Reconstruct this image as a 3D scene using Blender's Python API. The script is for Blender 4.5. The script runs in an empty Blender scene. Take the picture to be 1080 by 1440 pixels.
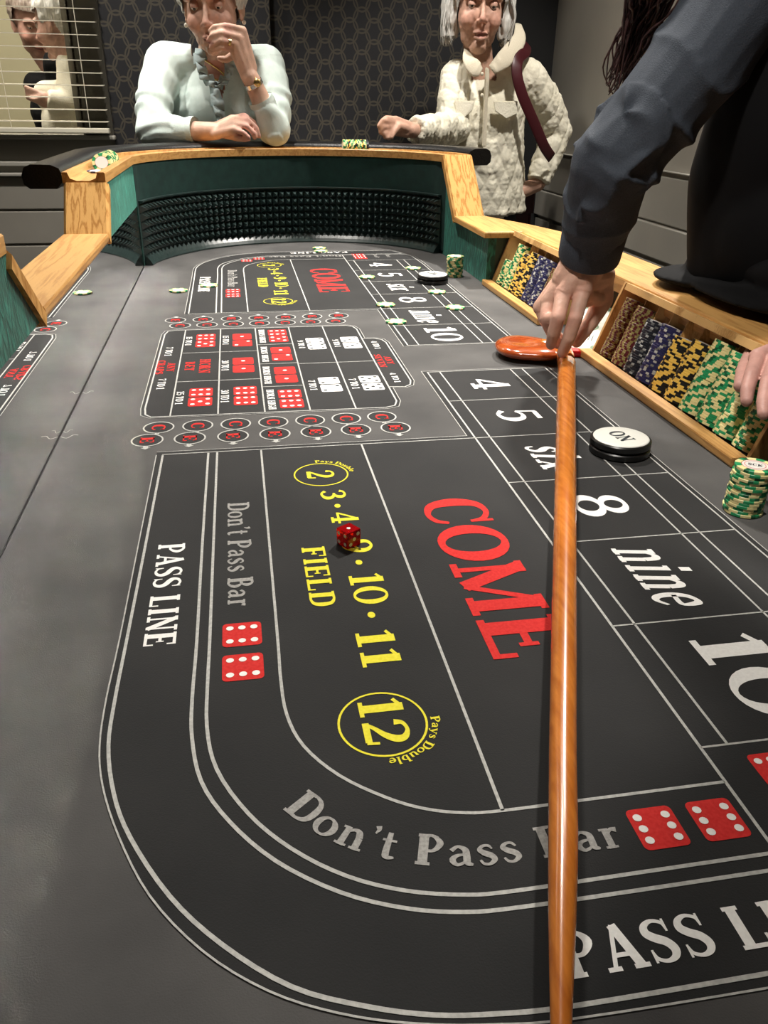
import bpy, bmesh, math, random
from mathutils import Vector, Matrix, noise
random.seed(7)
PI = math.pi
SC = bpy.context.scene
COL = SC.collection

# ------------------------------------------------------------------ camera
# felt surface is z = 0, floor is z = -0.74; x across the table, y along it
cam_d = bpy.data.cameras.new('camera'); cam = bpy.data.objects.new('camera', cam_d); COL.objects.link(cam)
_r = Vector((0.98524169, -0.17064638, 0.01336541)); _u = Vector((0.06632011, 0.4525543, 0.88926725)); _w = Vector((0.15779881, 0.87525677, -0.45719265))
M4 = Matrix(((_r.x, _u.x, -_w.x, 0), (_r.y, _u.y, -_w.y, 0), (_r.z, _u.z, -_w.z, 0.4), (0, 0, 0, 1)))
cam.matrix_world = M4
cam_d.sensor_fit = 'VERTICAL'; cam_d.sensor_height = 36; cam_d.lens = 36 * 1126.555 / 1440
cam_d.clip_start = 0.01; cam_d.clip_end = 60
SC.camera = cam
CAM = Vector((0, 0, 0.4)); FPX = 1126.555
def ray(u, v): return _w * FPX + _r * (u - 540) + _u * (720 - v)
def onZ(u, v, z):
    d = ray(u, v); return CAM + d * ((z - CAM.z) / d.z)
def onY(u, v, y):
    d = ray(u, v); return CAM + d * (y / d.y)
def onX(u, v, x):
    d = ray(u, v); return CAM + d * (x / d.x)

# ------------------------------------------------------------------ world, exposure, lamps
wd = bpy.data.worlds.new('world'); SC.world = wd; wd.use_nodes = True
wd.node_tree.nodes['Background'].inputs[0].default_value = (0.9, 0.86, 0.8, 1)
wd.node_tree.nodes['Background'].inputs[1].default_value = 0.10
SC.view_settings.view_transform = 'Standard'; SC.view_settings.look = 'None'
SC.view_settings.exposure = 0.45; SC.view_settings.gamma = 1.0; SC.view_settings.use_curve_mapping = False
CEIL = 2.0
#           x     y     power  cone  aim
SPOTS = [(( 1.22, 2.40), 260, 54, (0.25, 1.35, 0.0)),
         ((-0.10, 2.70), 95, 60, (0.05, 2.55, 0.0)),
         (( 0.33, 1.95), 150, 44, (0.10, 1.30, 0.0)),
         (( 1.05, 2.05), 135, 32, (0.90, 3.05, 0.42)),
         ((-0.80, 2.70), 130, 60, (-0.95, 3.5, -0.1)),
         ((-0.16, 0.30), 110, 25, (0.66, 1.12, 0.1)),
         ((-0.30, 1.90), 48, 26, (-0.03, 2.80, 0.45)),  # added weak fill to brighten the front of the woman in mint
         (( 0.10, 0.25), 7, 70, (0.10, 0.40, 0.0))]
try: SC.cycles.blur_glossy = 0.0; SC.cycles.sample_clamp_indirect = 0.0; SC.cycles.caustics_reflective = True
except Exception: pass

# ------------------------------------------------------------------ materials
def mat(name, col, rough=0.6, metal=0.0, spec=0.5, **k):
    m = bpy.data.materials.new(name); m.use_nodes = True
    b = m.node_tree.nodes['Principled BSDF']
    b.inputs['Base Color'].default_value = (*col, 1); b.inputs['Roughness'].default_value = rough
    b.inputs['Metallic'].default_value = metal; b.inputs['Specular IOR Level'].default_value = spec
    for kk, vv in k.items():
        b.inputs[kk.replace('_', ' ')].default_value = vv
    return m
def nd(m, t, **k):
    n = m.node_tree.nodes.new(t)
    for kk, vv in k.items(): setattr(n, kk, vv)
    return n
def lk(m, a, b): m.node_tree.links.new(a, b)
def noisy(name, c1, c2, scale=(1, 1, 1), nscale=20, detail=4, rough=0.7, bump=0.0, bscale=None, lo=0.35, hi=0.65, spec=0.4, dist=0.0, **k):
    m = mat(name, c1, rough, spec=spec, **k); b = m.node_tree.nodes['Principled BSDF']
    tc = nd(m, 'ShaderNodeTexCoord'); mp = nd(m, 'ShaderNodeMapping'); mp.inputs['Scale'].default_value = scale
    lk(m, tc.outputs['Object'], mp.inputs['Vector'])
    n = nd(m, 'ShaderNodeTexNoise'); n.inputs['Scale'].default_value = nscale; n.inputs['Detail'].default_value = detail; n.inputs['Distortion'].default_value = dist
    lk(m, mp.outputs[0], n.inputs['Vector'])
    r = nd(m, 'ShaderNodeValToRGB'); r.color_ramp.elements[0].position = lo; r.color_ramp.elements[1].position = hi
    r.color_ramp.elements[0].color = (*c1, 1); r.color_ramp.elements[1].color = (*c2, 1)
    lk(m, n.outputs['Fac'], r.inputs[0]); lk(m, r.outputs[0], b.inputs['Base Color'])
    if bump:
        bn = nd(m, 'ShaderNodeBump'); bn.inputs['Strength'].default_value = bump; bn.inputs['Distance'].default_value = 0.004
        if bscale:
            n2 = nd(m, 'ShaderNodeTexNoise'); n2.inputs['Scale'].default_value = bscale; n2.inputs['Detail'].default_value = 3
            lk(m, tc.outputs['Object'], n2.inputs['Vector']); lk(m, n2.outputs['Fac'], bn.inputs['Height'])
        else: lk(m, n.outputs['Fac'], bn.inputs['Height'])
        lk(m, bn.outputs[0], b.inputs['Normal'])
    return m
def oak(name, scale, c1=(0.40, 0.195, 0.055), c2=(0.66, 0.385, 0.135), freq=26, rough=0.42):
    m = mat(name, c2, rough, spec=0.5); b = m.node_tree.nodes['Principled BSDF']
    tc = nd(m, 'ShaderNodeTexCoord'); mp = nd(m, 'ShaderNodeMapping'); mp.inputs['Scale'].default_value = scale
    lk(m, tc.outputs['Object'], mp.inputs['Vector'])
    n = nd(m, 'ShaderNodeTexNoise'); n.inputs['Scale'].default_value = 3.0; n.inputs['Detail'].default_value = 2
    lk(m, mp.outputs[0], n.inputs['Vector'])
    mu = nd(m, 'ShaderNodeMath', operation='MULTIPLY'); mu.inputs[1].default_value = freq; lk(m, n.outputs['Fac'], mu.inputs[0])
    si = nd(m, 'ShaderNodeMath', operation='SINE'); lk(m, mu.outputs[0], si.inputs[0])
    n2 = nd(m, 'ShaderNodeTexNoise'); n2.inputs['Scale'].default_value = 60; n2.inputs['Detail'].default_value = 4
    lk(m, mp.outputs[0], n2.inputs['Vector'])
    ad = nd(m, 'ShaderNodeMath', operation='MULTIPLY_ADD'); ad.inputs[1].default_value = 0.28; lk(m, si.outputs[0], ad.inputs[0]); lk(m, n2.outputs['Fac'], ad.inputs[2])
    r = nd(m, 'ShaderNodeValToRGB'); r.color_ramp.elements[0].position = 0.18; r.color_ramp.elements[1].position = 0.62
    r.color_ramp.elements[0].color = (*c1, 1); r.color_ramp.elements[1].color = (*c2, 1)
    lk(m, ad.outputs[0], r.inputs[0]); lk(m, r.outputs[0], b.inputs['Base Color'])
    bn = nd(m, 'ShaderNodeBump'); bn.inputs['Strength'].default_value = 0.12; bn.inputs['Distance'].default_value = 0.002
    lk(m, ad.outputs[0], bn.inputs['Height']); lk(m, bn.outputs[0], b.inputs['Normal'])
    return m
def felt_mat(name, c1, c2):
    m = noisy(name, c1, c2, nscale=7, detail=8, rough=0.92, lo=0.3, hi=0.7, spec=0.15)
    b = m.node_tree.nodes['Principled BSDF']; b.inputs['Sheen Weight'].default_value = 0.12; b.inputs['Sheen Roughness'].default_value = 0.6
    tc = nd(m, 'ShaderNodeTexCoord'); n = nd(m, 'ShaderNodeTexNoise'); n.inputs['Scale'].default_value = 900; n.inputs['Detail'].default_value = 2
    lk(m, tc.outputs['Object'], n.inputs['Vector'])
    bn = nd(m, 'ShaderNodeBump'); bn.inputs['Strength'].default_value = 0.35; bn.inputs['Distance'].default_value = 0.0006
    lk(m, n.outputs['Fac'], bn.inputs['Height']); lk(m, bn.outputs[0], b.inputs['Normal'])
    return m
M = {}
M['felt'] = felt_mat('grey felt', (0.050, 0.049, 0.0485), (0.098, 0.095, 0.092))
M['field'] = felt_mat('charcoal felt print', (0.0135, 0.0140, 0.0145), (0.0235, 0.0235, 0.0235))
M['white'] = noisy('white felt print', (0.86, 0.85, 0.82), (0.93, 0.92, 0.89), nscale=400, rough=0.9, spec=0.1)
M['line'] = noisy('line print', (0.42, 0.42, 0.40), (0.55, 0.55, 0.52), nscale=300, rough=0.9, spec=0.1)
M['greyprint'] = noisy('grey felt print', (0.30, 0.295, 0.28), (0.42, 0.41, 0.39), nscale=500, rough=0.9, spec=0.1)
M['red'] = noisy('red felt print', (0.60, 0.030, 0.028), (0.68, 0.045, 0.04), nscale=400, rough=0.9, spec=0.1)
M['yellow'] = noisy('yellow felt print', (0.78, 0.70, 0.045), (0.86, 0.78, 0.07), nscale=400, rough=0.9, spec=0.1)
M['oak_y'] = oak('oak along', (17, 1.0, 17), c1=(0.42, 0.205, 0.058), c2=(0.56, 0.31, 0.10)); M['oak_z'] = oak('oak upright', (15, 3, 1.5), freq=44, c1=(0.36, 0.165, 0.040), c2=(0.58, 0.325, 0.105), rough=0.8); M['oak_z'].node_tree.nodes['Principled BSDF'].inputs['Specular IOR Level'].default_value = 0.12
M['oak_x'] = oak('oak across', (1.2, 9, 9)); M['oak_rack'] = oak('oak rack', (7, 7, 2), c1=(0.36, 0.19, 0.06), c2=(0.62, 0.38, 0.15), freq=14)
M['velvet'] = noisy('green crushed velvet', (0.002, 0.026, 0.020), (0.020, 0.20, 0.150), scale=(1, 1, 0.35), nscale=60, detail=6, rough=0.55, bump=0.6, lo=0.45, hi=0.74, dist=1.6, Sheen_Weight=0.3, Sheen_Roughness=0.35, Sheen_Tint=(0.3, 0.9, 0.7, 1))
M['velvetdark'] = noisy('dark green cloth', (0.004, 0.024, 0.020), (0.006, 0.034, 0.028), nscale=40, rough=0.9)
M['rubber'] = noisy('dark green rubber', (0.020, 0.038, 0.036), (0.028, 0.048, 0.045), nscale=30, rough=0.30, spec=0.7)
M['leather'] = noisy('black leather', (0.006, 0.006, 0.006), (0.012, 0.011, 0.011), nscale=220, rough=0.36, bump=0.25)
M['mirror'] = mat('mirror glass', (0.93, 0.94, 0.94), 0.0, 1.0)
M['black'] = mat('black plastic', (0.008, 0.008, 0.008), 0.35)
M['blackwood'] = mat('black lacquered wood', (0.006, 0.006, 0.006), 0.3)
M['puckwhite'] = mat('white plastic', (0.78, 0.78, 0.72), 0.3)
M['stick'] = None
def stick_mat():
    m = mat('varnished rattan', (0.5, 0.15, 0.02), 0.24, spec=0.5, Coat_Weight=0.5, Coat_Roughness=0.16); b = m.node_tree.nodes['Principled BSDF']
    tc = nd(m, 'ShaderNodeTexCoord'); mp = nd(m, 'ShaderNodeMapping'); mp.inputs['Rotation'].default_value = (0, 0, math.radians(21.5)); mp.inputs['Scale'].default_value = (90, 5, 90)
    lk(m, tc.outputs['Object'], mp.inputs['Vector'])
    n = nd(m, 'ShaderNodeTexNoise'); n.inputs['Scale'].default_value = 2.0; n.inputs['Detail'].default_value = 6; lk(m, mp.outputs[0], n.inputs['Vector'])
    r = nd(m, 'ShaderNodeValToRGB'); r.color_ramp.elements[0].position = 0.3; r.color_ramp.elements[1].position = 0.7
    r.color_ramp.elements[0].color = (0.50, 0.135, 0.016, 1); r.color_ramp.elements[1].color = (0.72, 0.235, 0.034, 1)
    lk(m, n.outputs['Fac'], r.inputs[0]); lk(m, r.outputs[0], b.inputs['Base Color']); return m
M['stick'] = stick_mat()
M['stickhead'] = noisy('varnished red wood', (0.33, 0.055, 0.012), (0.50, 0.11, 0.02), scale=(2, 9, 9), nscale=6, rough=0.16, spec=0.6, Coat_Weight=0.7, Coat_Roughness=0.06)
M['navy'] = noisy('navy cotton', (0.038, 0.047, 0.062), (0.052, 0.062, 0.080), nscale=500, rough=0.8, bump=0.3, bscale=600, spec=0.3)
M['blackcloth'] = mat('black cloth', (0.0035, 0.0035, 0.004), 0.85, spec=0.15)
M['mint'] = noisy('pale mint knit', (0.56, 0.66, 0.62), (0.64, 0.73, 0.69), nscale=30, rough=0.85, bump=0.25, bscale=500, spec=0.2)
M['mintruffle'] = mat('grey green ruffle', (0.36, 0.44, 0.44), 0.8)
M['cream'] = noisy('cream quilted cotton', (0.74, 0.70, 0.56), (0.84, 0.80, 0.66), nscale=14, rough=0.75, bump=0.35, bscale=160, spec=0.25)
M['corduroy'] = noisy('cream corduroy', (0.62, 0.56, 0.43), (0.68, 0.62, 0.49), scale=(1, 1, 1), nscale=300, rough=0.9, bump=0.3)
M['strap'] = mat('maroon leather', (0.050, 0.003, 0.007), 0.42)
M['whitehair'] = noisy('white hair', (0.50, 0.49, 0.46), (0.85, 0.84, 0.80), scale=(1, 1, 0.15), nscale=160, rough=0.5, bump=0.8, lo=0.3, hi=0.7)
M['greyhair'] = noisy('grey hair', (0.38, 0.37, 0.34), (0.70, 0.69, 0.65), scale=(1, 1, 0.15), nscale=160, rough=0.5, bump=0.8, lo=0.3, hi=0.7)
M['darkhair'] = noisy('dark brown hair', (0.020, 0.010, 0.010), (0.07, 0.032, 0.030), scale=(1, 1, 0.2), nscale=120, rough=0.45, bump=0.6)
M['brownhair'] = noisy('grey brown hair', (0.14, 0.10, 0.08), (0.28, 0.23, 0.19), scale=(1, 1, 0.2), nscale=120, rough=0.5, bump=0.6)
M['pearl'] = mat('pearl', (0.85, 0.80, 0.70), 0.15)
M['gold'] = mat('gold metal', (0.75, 0.55, 0.22), 0.25, 1.0)
M['silver'] = mat('silver metal', (0.7, 0.7, 0.68), 0.25, 1.0)
M['eyewhite'] = mat('eye white', (0.7, 0.66, 0.62), 0.2); M['iris'] = mat('dark iris', (0.04, 0.03, 0.025), 0.1)
M['nail'] = mat('finger nail', (0.72, 0.45, 0.38), 0.25)
M['paper'] = noisy('white banknote paper', (0.62, 0.66, 0.58), (0.80, 0.82, 0.76), nscale=60, rough=0.8)
M['greenink'] = mat('green ink', (0.16, 0.24, 0.15), 0.8); M['pinkink'] = mat('pink ink', (0.75, 0.25, 0.22), 0.8); M['darkink'] = mat('dark ink', (0.03, 0.035, 0.04), 0.8)
M['redplastic'] = mat('red plastic', (0.65, 0.01, 0.015), 0.2)
def skin_mat():
    m = mat('skin', (0.6, 0.35, 0.25), 0.5, spec=0.35); b = m.node_tree.nodes['Principled BSDF']
    b.inputs['Subsurface Weight'].default_value = 0.0
    at = nd(m, 'ShaderNodeAttribute', attribute_name='Col')
    tc = nd(m, 'ShaderNodeTexCoord'); n = nd(m, 'ShaderNodeTexNoise'); n.inputs['Scale'].default_value = 45; n.inputs['Detail'].default_value = 5
    lk(m, tc.outputs['Object'], n.inputs['Vector'])
    r = nd(m, 'ShaderNodeMapRange'); r.inputs['From Min'].default_value = 0.3; r.inputs['From Max'].default_value = 0.7; r.inputs['To Min'].default_value = 0.86; r.inputs['To Max'].default_value = 1.1
    lk(m, n.outputs['Fac'], r.inputs[0])
    mx = nd(m, 'ShaderNodeVectorMath', operation='SCALE'); lk(m, at.outputs['Color'], mx.inputs[0]); lk(m, r.outputs[0], mx.inputs['Scale'])
    lk(m, mx.outputs[0], b.inputs['Base Color'])
    n2 = nd(m, 'ShaderNodeTexNoise'); n2.inputs['Scale'].default_value = 260; n2.inputs['Detail'].default_value = 3; lk(m, tc.outputs['Object'], n2.inputs['Vector'])
    bn = nd(m, 'ShaderNodeBump'); bn.inputs['Strength'].default_value = 0.35; bn.inputs['Distance'].default_value = 0.0015
    lk(m, n2.outputs['Fac'], bn.inputs['Height']); lk(m, bn.outputs[0], b.inputs['Normal'])
    return m
M['skin'] = skin_mat()
def wallpaper():
    m = mat('ring patterned wallpaper', (0.03, 0.03, 0.035), 0.6, spec=0.3); b = m.node_tree.nodes['Principled BSDF']
    tc = nd(m, 'ShaderNodeTexCoord'); sp = nd(m, 'ShaderNodeSeparateXYZ'); lk(m, tc.outputs['Object'], sp.inputs[0])
    s = 0.0705; R = 0.0420; py = s; px = s * 1.7320508; XS = 1 / .78
    def math_(op, a, bb=None, c=None):
        n = nd(m, 'ShaderNodeMath', operation=op)
        for i, q in enumerate((a, bb, c)):
            if q is None: continue
            if isinstance(q, (int, float)): n.inputs[i].default_value = q
            else: lk(m, q, n.inputs[i])
        return n.outputs[0]
    best = None
    for ox, oy in ((0, 0), (px / 2, py / 2)):
        fx = math_('SUBTRACT', math_('FLOORED_MODULO', math_('ADD', math_('MULTIPLY', sp.outputs[0], XS), ox + 40 * px), px), px / 2)
        fy = math_('SUBTRACT', math_('FLOORED_MODULO', math_('ADD', sp.outputs[2], oy + 20 * py), py), py / 2)
        for k in (-1, 0, 1):
            yy = math_('ADD', fy, k * py)
            d = math_('SQRT', math_('ADD', math_('MULTIPLY', fx, fx), math_('MULTIPLY', yy, yy)))
            e = math_('ABSOLUTE', math_('SUBTRACT', d, R))
            best = e if best is None else math_('MINIMUM', best, e)
    ring = nd(m, 'ShaderNodeMapRange'); ring.interpolation_type = 'SMOOTHSTEP'
    ring.inputs['From Min'].default_value = 0.0026; ring.inputs['From Max'].default_value = 0.0040; ring.inputs['To Min'].default_value = 1; ring.inputs['To Max'].default_value = 0
    lk(m, best, ring.inputs[0])
    mix = nd(m, 'ShaderNodeMix', data_type='RGBA'); mix.inputs[6].default_value = (0.014, 0.014, 0.016, 1); mix.inputs[7].default_value = (0.054, 0.047, 0.035, 1)
    lk(m, ring.outputs[0], mix.inputs[0]); lk(m, mix.outputs[2], b.inputs['Base Color']); return m
M['wallpaper'] = wallpaper()
M['taupe'] = noisy('taupe wall paint', (0.22, 0.205, 0.175), (0.245, 0.228, 0.195), nscale=4, rough=0.6)
M['taupelight'] = noisy('light taupe wall paint', (0.30, 0.285, 0.25), (0.33, 0.31, 0.27), nscale=4, rough=0.6)
M['beigewall'] = noisy('beige wall paint', (0.36, 0.33, 0.21), (0.40, 0.365, 0.24), nscale=3, rough=0.7)
M['blind'] = mat('cream blind slat', (0.62, 0.58, 0.47), 0.5); M['shadetaupe'] = mat('shaded taupe', (0.075, 0.068, 0.052), 0.6)  # the darker taupe has the window reveal's shade put into its colour
M['floor'] = noisy('dark carpet', (0.02, 0.018, 0.016), (0.04, 0.035, 0.03), nscale=60, rough=0.95)
M['ceiling'] = mat('ceiling paint', (0.55, 0.53, 0.50), 0.8)
M['trousers'] = mat('dark trousers', (0.012, 0.012, 0.016), 0.85); M['shoe'] = mat('black shoe leather', (0.01, 0.01, 0.01), 0.35)
M['lamp'] = mat('lamp emitter', (1, 1, 1), 0.5); _b = M['lamp'].node_tree.nodes['Principled BSDF']; _b.inputs['Emission Color'].default_value = (1, 0.93, 0.82, 1); _b.inputs['Emission Strength'].default_value = 8
M['curtain'] = mat('black curtain cloth', (0.003, 0.003, 0.003), 0.9)
M['glass'] = mat('window glass', (1, 1, 1), 0.0, spec=0.3, Transmission_Weight=1.0, IOR=1.02)

# ------------------------------------------------------------------ mesh helpers
def link(o, parent=None):
    COL.objects.link(o)
    if parent: o.parent = parent
    return o
def thing(name, label, cat, loc=(0, 0, 0), rot=(0, 0, 0), group=None):
    o = bpy.data.objects.new(name, None); link(o); o.location = loc; o.rotation_euler = rot; o.empty_display_size = 0.02
    o['label'] = label; o['category'] = cat
    if group: o['group'] = group
    return o
def tag(o, label, cat, group=None):
    o['label'] = label; o['category'] = cat
    if group: o['group'] = group
    return o
class MB:
    def __init__(s): s.v = []; s.f = []; s.m = []
    def add(s, vs, fs, mi=0):
        n = len(s.v); s.v += [tuple(p) for p in vs]; s.f += [tuple(i + n for i in f) for f in fs]; s.m += [mi] * len(fs); return s
    def box(s, a, b, mi=0, T=None, bev=0.0):
        x0, y0, z0 = a; x1, y1, z1 = b
        if bev > 0:
            q = bev
            def ring(z, d): return [(x0 + d, y0, z), (x1 - d, y0, z), (x1, y0 + d, z), (x1, y1 - d, z), (x1 - d, y1, z), (x0 + d, y1, z), (x0, y1 - d, z), (x0, y0 + d, z)]
            def ringi(z): return [(x0 + q, y0 + q * .4, z), (x1 - q, y0 + q * .4, z), (x1 - q * .4, y0 + q, z), (x1 - q * .4, y1 - q, z), (x1 - q, y1 - q * .4, z), (x0 + q, y1 - q * .4, z), (x0 + q * .4, y1 - q, z), (x0 + q * .4, y0 + q, z)]
            rs = [ringi(z0), ring(z0 + q, q), ring(z1 - q, q), ringi(z1)]
            vs = [p for r in rs for p in r]; fs = [tuple(range(7, -1, -1)), tuple(range(24, 32))]
            for k in range(3):
                for i in range(8): j = (i + 1) % 8; fs.append((k * 8 + i, k * 8 + j, k * 8 + 8 + j, k * 8 + 8 + i))
        else:
            vs = [(x0, y0, z0), (x1, y0, z0), (x1, y1, z0), (x0, y1, z0), (x0, y0, z1), (x1, y0, z1), (x1, y1, z1), (x0, y1, z1)]
            fs = [(3, 2, 1, 0), (4, 5, 6, 7), (0, 1, 5, 4), (1, 2, 6, 5), (2, 3, 7, 6), (3, 0, 4, 7)]
        if T: vs = [T @ Vector(p) for p in vs]
        return s.add(vs, fs, mi)
    def prism(s, poly, axis_fn, a, b, mi=0):
        """poly: 2D outline, axis_fn(u, v, t) -> point"""
        n = len(poly); vs = [axis_fn(u, v, a) for u, v in poly] + [axis_fn(u, v, b) for u, v in poly]
        fs = [tuple(range(n - 1, -1, -1)), tuple(range(n, 2 * n))] + [(i, (i + 1) % n, n + (i + 1) % n, n + i) for i in range(n)]
        return s.add(vs, fs, mi)
    def tube(s, pts, rad, seg=10, mi=0, cap=True, squash=1.0, up=None):
        pts = [Vector(p) for p in pts]; n = len(pts)
        if isinstance(rad, (int, float)): rad = [rad] * n
        vs = []; prev = None
        for i, p in enumerate(pts):
            d = (pts[min(i + 1, n - 1)] - pts[max(i - 1, 0)]).normalized()
            a = Vector(up) if up is not None else (prev if prev is not None else Vector((0, 0, 1)) if abs(d.z) < 0.9 else Vector((1, 0, 0)))
            x = (a - d * a.dot(d)).normalized(); y = d.cross(x); prev = x
            for k in range(seg):
                t = 2 * PI * k / seg; vs.append(p + x * (math.cos(t) * rad[i] * squash) + y * (math.sin(t) * rad[i]))
        fs = [(i * seg + k, i * seg + (k + 1) % seg, (i + 1) * seg + (k + 1) % seg, (i + 1) * seg + k) for i in range(n - 1) for k in range(seg)]
        if cap: fs += [tuple(range(seg - 1, -1, -1)), tuple(range((n - 1) * seg, n * seg))]
        return s.add(vs, fs, mi)
    def lathe(s, prof, c=(0, 0, 0), seg=32, mi=0, T=None):
        """prof: list of (r, z) bottom to top; mi may be a list per band"""
        vs = []; rows = []
        for r, z in prof:
            if r < 1e-6: rows.append([len(vs)]); vs.append(Vector((c[0], c[1], c[2] + z)))
            else:
                rows.append(list(range(len(vs), len(vs) + seg)))
                vs += [Vector((c[0] + r * math.cos(2 * PI * k / seg), c[1] + r * math.sin(2 * PI * k / seg), c[2] + z)) for k in range(seg)]
        if T: vs = [T @ p for p in vs]
        n0 = len(s.v); s.v += [tuple(p) for p in vs]
        for i in range(len(rows) - 1):
            a, b = rows[i], rows[i + 1]; mm = mi[i] if isinstance(mi, (list, tuple)) else mi
            for k in range(seg):
                k2 = (k + 1) % seg
                m_ = mm(k) if callable(mm) else mm
                if len(a) == 1 and len(b) == 1: continue
                if len(a) == 1: f = (a[0], b[k2], b[k])
                elif len(b) == 1: f = (a[k], a[k2], b[0])
                else: f = (a[k], a[k2], b[k2], b[k])
                s.f.append(tuple(n0 + q for q in f)); s.m.append(m_)
        return s
    def mesh(s, name, mats, smooth=False):
        me = bpy.data.meshes.new(name); me.from_pydata(s.v, [], s.f)
        for m_ in (mats if isinstance(mats, (list, tuple)) else [mats]): me.materials.append(m_)
        me.polygons.foreach_set('material_index', s.m)
        if smooth: me.polygons.foreach_set('use_smooth', [True] * len(s.f))
        me.update(); return me
    def obj(s, name, mats, parent=None, smooth=False, label=None):
        o = bpy.data.objects.new(name, s.mesh(name, mats, smooth)); link(o, parent)
        if label: o['label'] = label
        return o
def struct(o): o['kind'] = 'structure'; return o
def autosmooth(o, ang=40):
    me = o.data; me.polygons.foreach_set('use_smooth', [True] * len(me.polygons))
    bm = bmesh.new(); bm.from_mesh(me); a = math.radians(ang)
    for e in bm.edges:
        if len(e.link_faces) == 2 and e.calc_face_angle(0) > a: e.smooth = False
    bm.to_mesh(me); bm.free(); return o
def crom(pts, n=8, closed=False):
    pts = [tuple(p) for p in pts]; m = len(pts); out = []; dim = len(pts[0])
    rng = range(m if closed else m - 1)
    for i in rng:
        p0 = pts[(i - 1) % m] if closed or i > 0 else tuple(2 * a - b for a, b in zip(pts[0], pts[1])); p1 = pts[i]; p2 = pts[(i + 1) % m]
        p3 = pts[(i + 2) % m] if closed or i + 2 < m else tuple(2 * a - b for a, b in zip(pts[-1], pts[-2]))
        for k in range(n):
            t = k / n; t2 = t * t; t3 = t2 * t
            out.append(tuple(0.5 * (2 * p1[d] + (p2[d] - p0[d]) * t + (2 * p0[d] - 5 * p1[d] + 4 * p2[d] - p3[d]) * t2 + (3 * p1[d] - p0[d] - 3 * p2[d] + p3[d]) * t3) for d in range(dim)))
    if not closed: out.append(pts[-1])
    return out
def offset2(path, d):
    """offset a 2D open path to its left by d"""
    out = []; n = len(path)
    for i in range(n):
        a = path[max(i - 1, 0)]; b = path[min(i + 1, n - 1)]
        tx, ty = b[0] - a[0], b[1] - a[1]; l = math.hypot(tx, ty) or 1
        out.append((path[i][0] - ty / l * d, path[i][1] + tx / l * d))
    return out
def sweep(mb, path, prof, mi=0, caps=True):
    """path 2D list; prof list of (offset to the left, z); closed profile"""
    n = len(path); m = len(prof); vs = []
    offs = {}
    for o_, z in prof:
        if o_ not in offs: offs[o_] = offset2(path, o_)
    for i in range(n):
        for o_, z in prof: x, y = offs[o_][i]; vs.append((x, y, z))
    fs = [(i * m + k, (i + 1) * m + k, (i + 1) * m + (k + 1) % m, i * m + (k + 1) % m) for i in range(n - 1) for k in range(m)]
    if caps: fs += [tuple(range(m)), tuple(range(n * m - 1, (n - 1) * m - 1, -1))]
    mb.add(vs, fs, mi); return mb
YC = 2.67
def sst(t): t = max(0, min(1, t)); return t * t * (3 - 2 * t)
def flip(path): return [(x, YC - y - .10 * sst((y - 2.0) / .35)) for x, y in path][::-1]

# ------------------------------------------------------------------ flat print: ribbons and lettering
def ribbon(pts, w, closed=False):
    n = len(pts); ws = w if isinstance(w, (list, tuple)) else [w] * n; L = []; Rr = []
    for i in range(n):
        if closed: a, b = pts[(i - 1) % n], pts[(i + 1) % n]
        else: a, b = pts[max(i - 1, 0)], pts[min(i + 1, n - 1)]
        p = pts[i]; d1 = (p[0] - a[0], p[1] - a[1]); d2 = (b[0] - p[0], b[1] - p[1])
        l1 = math.hypot(*d1); l2 = math.hypot(*d2)
        if l1 < 1e-9: d1, l1 = d2, l2
        if l2 < 1e-9: d2, l2 = d1, l1
        t = (d1[0] / l1 + d2[0] / l2, d1[1] / l1 + d2[1] / l2); l = math.hypot(*t) or 1; t = (t[0] / l, t[1] / l)
        c = max(0.5, t[0] * d1[0] / l1 + t[1] * d1[1] / l1); h = ws[i] / 2 / c
        L.append((p[0] - t[1] * h, p[1] + t[0] * h)); Rr.append((p[0] + t[1] * h, p[1] - t[0] * h))
    fs = [(i, i + 1, n + i + 1, n + i) for i in range(n - 1)]
    if closed: fs.append((n - 1, 0, n, 2 * n - 1))
    return L + Rr, [tuple(reversed(f)) for f in fs]
TK, TN = 0.225, 0.10
def _l(x0, y0, x1, y1, w=TN): return ('l', [(x0, y0), (x1, y1)], w)
def _c(pts, w, closed=False, n=6):
    q = [(*p, ww) for p, ww in zip(pts, w if isinstance(w, (list, tuple)) else [w] * len(pts))]
    q = crom(q, n, closed); return ('c' if closed else 'l', [(a, b) for a, b, _ in q], [c for _, _, c in q])
def _stem(x, y0=0, y1=1, w=TK, sb=.17, stp=.17):
    r = [_l(x, y0, x, y1, w)]
    if sb: r.append(_l(x - sb, y0 + TN / 2, x + sb, y0 + TN / 2))
    if stp: r.append(_l(x - stp, y1 - TN / 2, x + stp, y1 - TN / 2))
    return r
def _ell(cx, cy, rx, ry, tk=TK, tn=TN, n=28):
    pts = []; ws = []
    for k in range(n):
        t = 2 * PI * k / n; pts.append((cx + rx * math.cos(t), cy + ry * math.sin(t))); ws.append(tn + (tk - tn) * abs(math.cos(t)) ** 1.5)
    return ('c', pts, ws)
t2 = TN / 2
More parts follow.
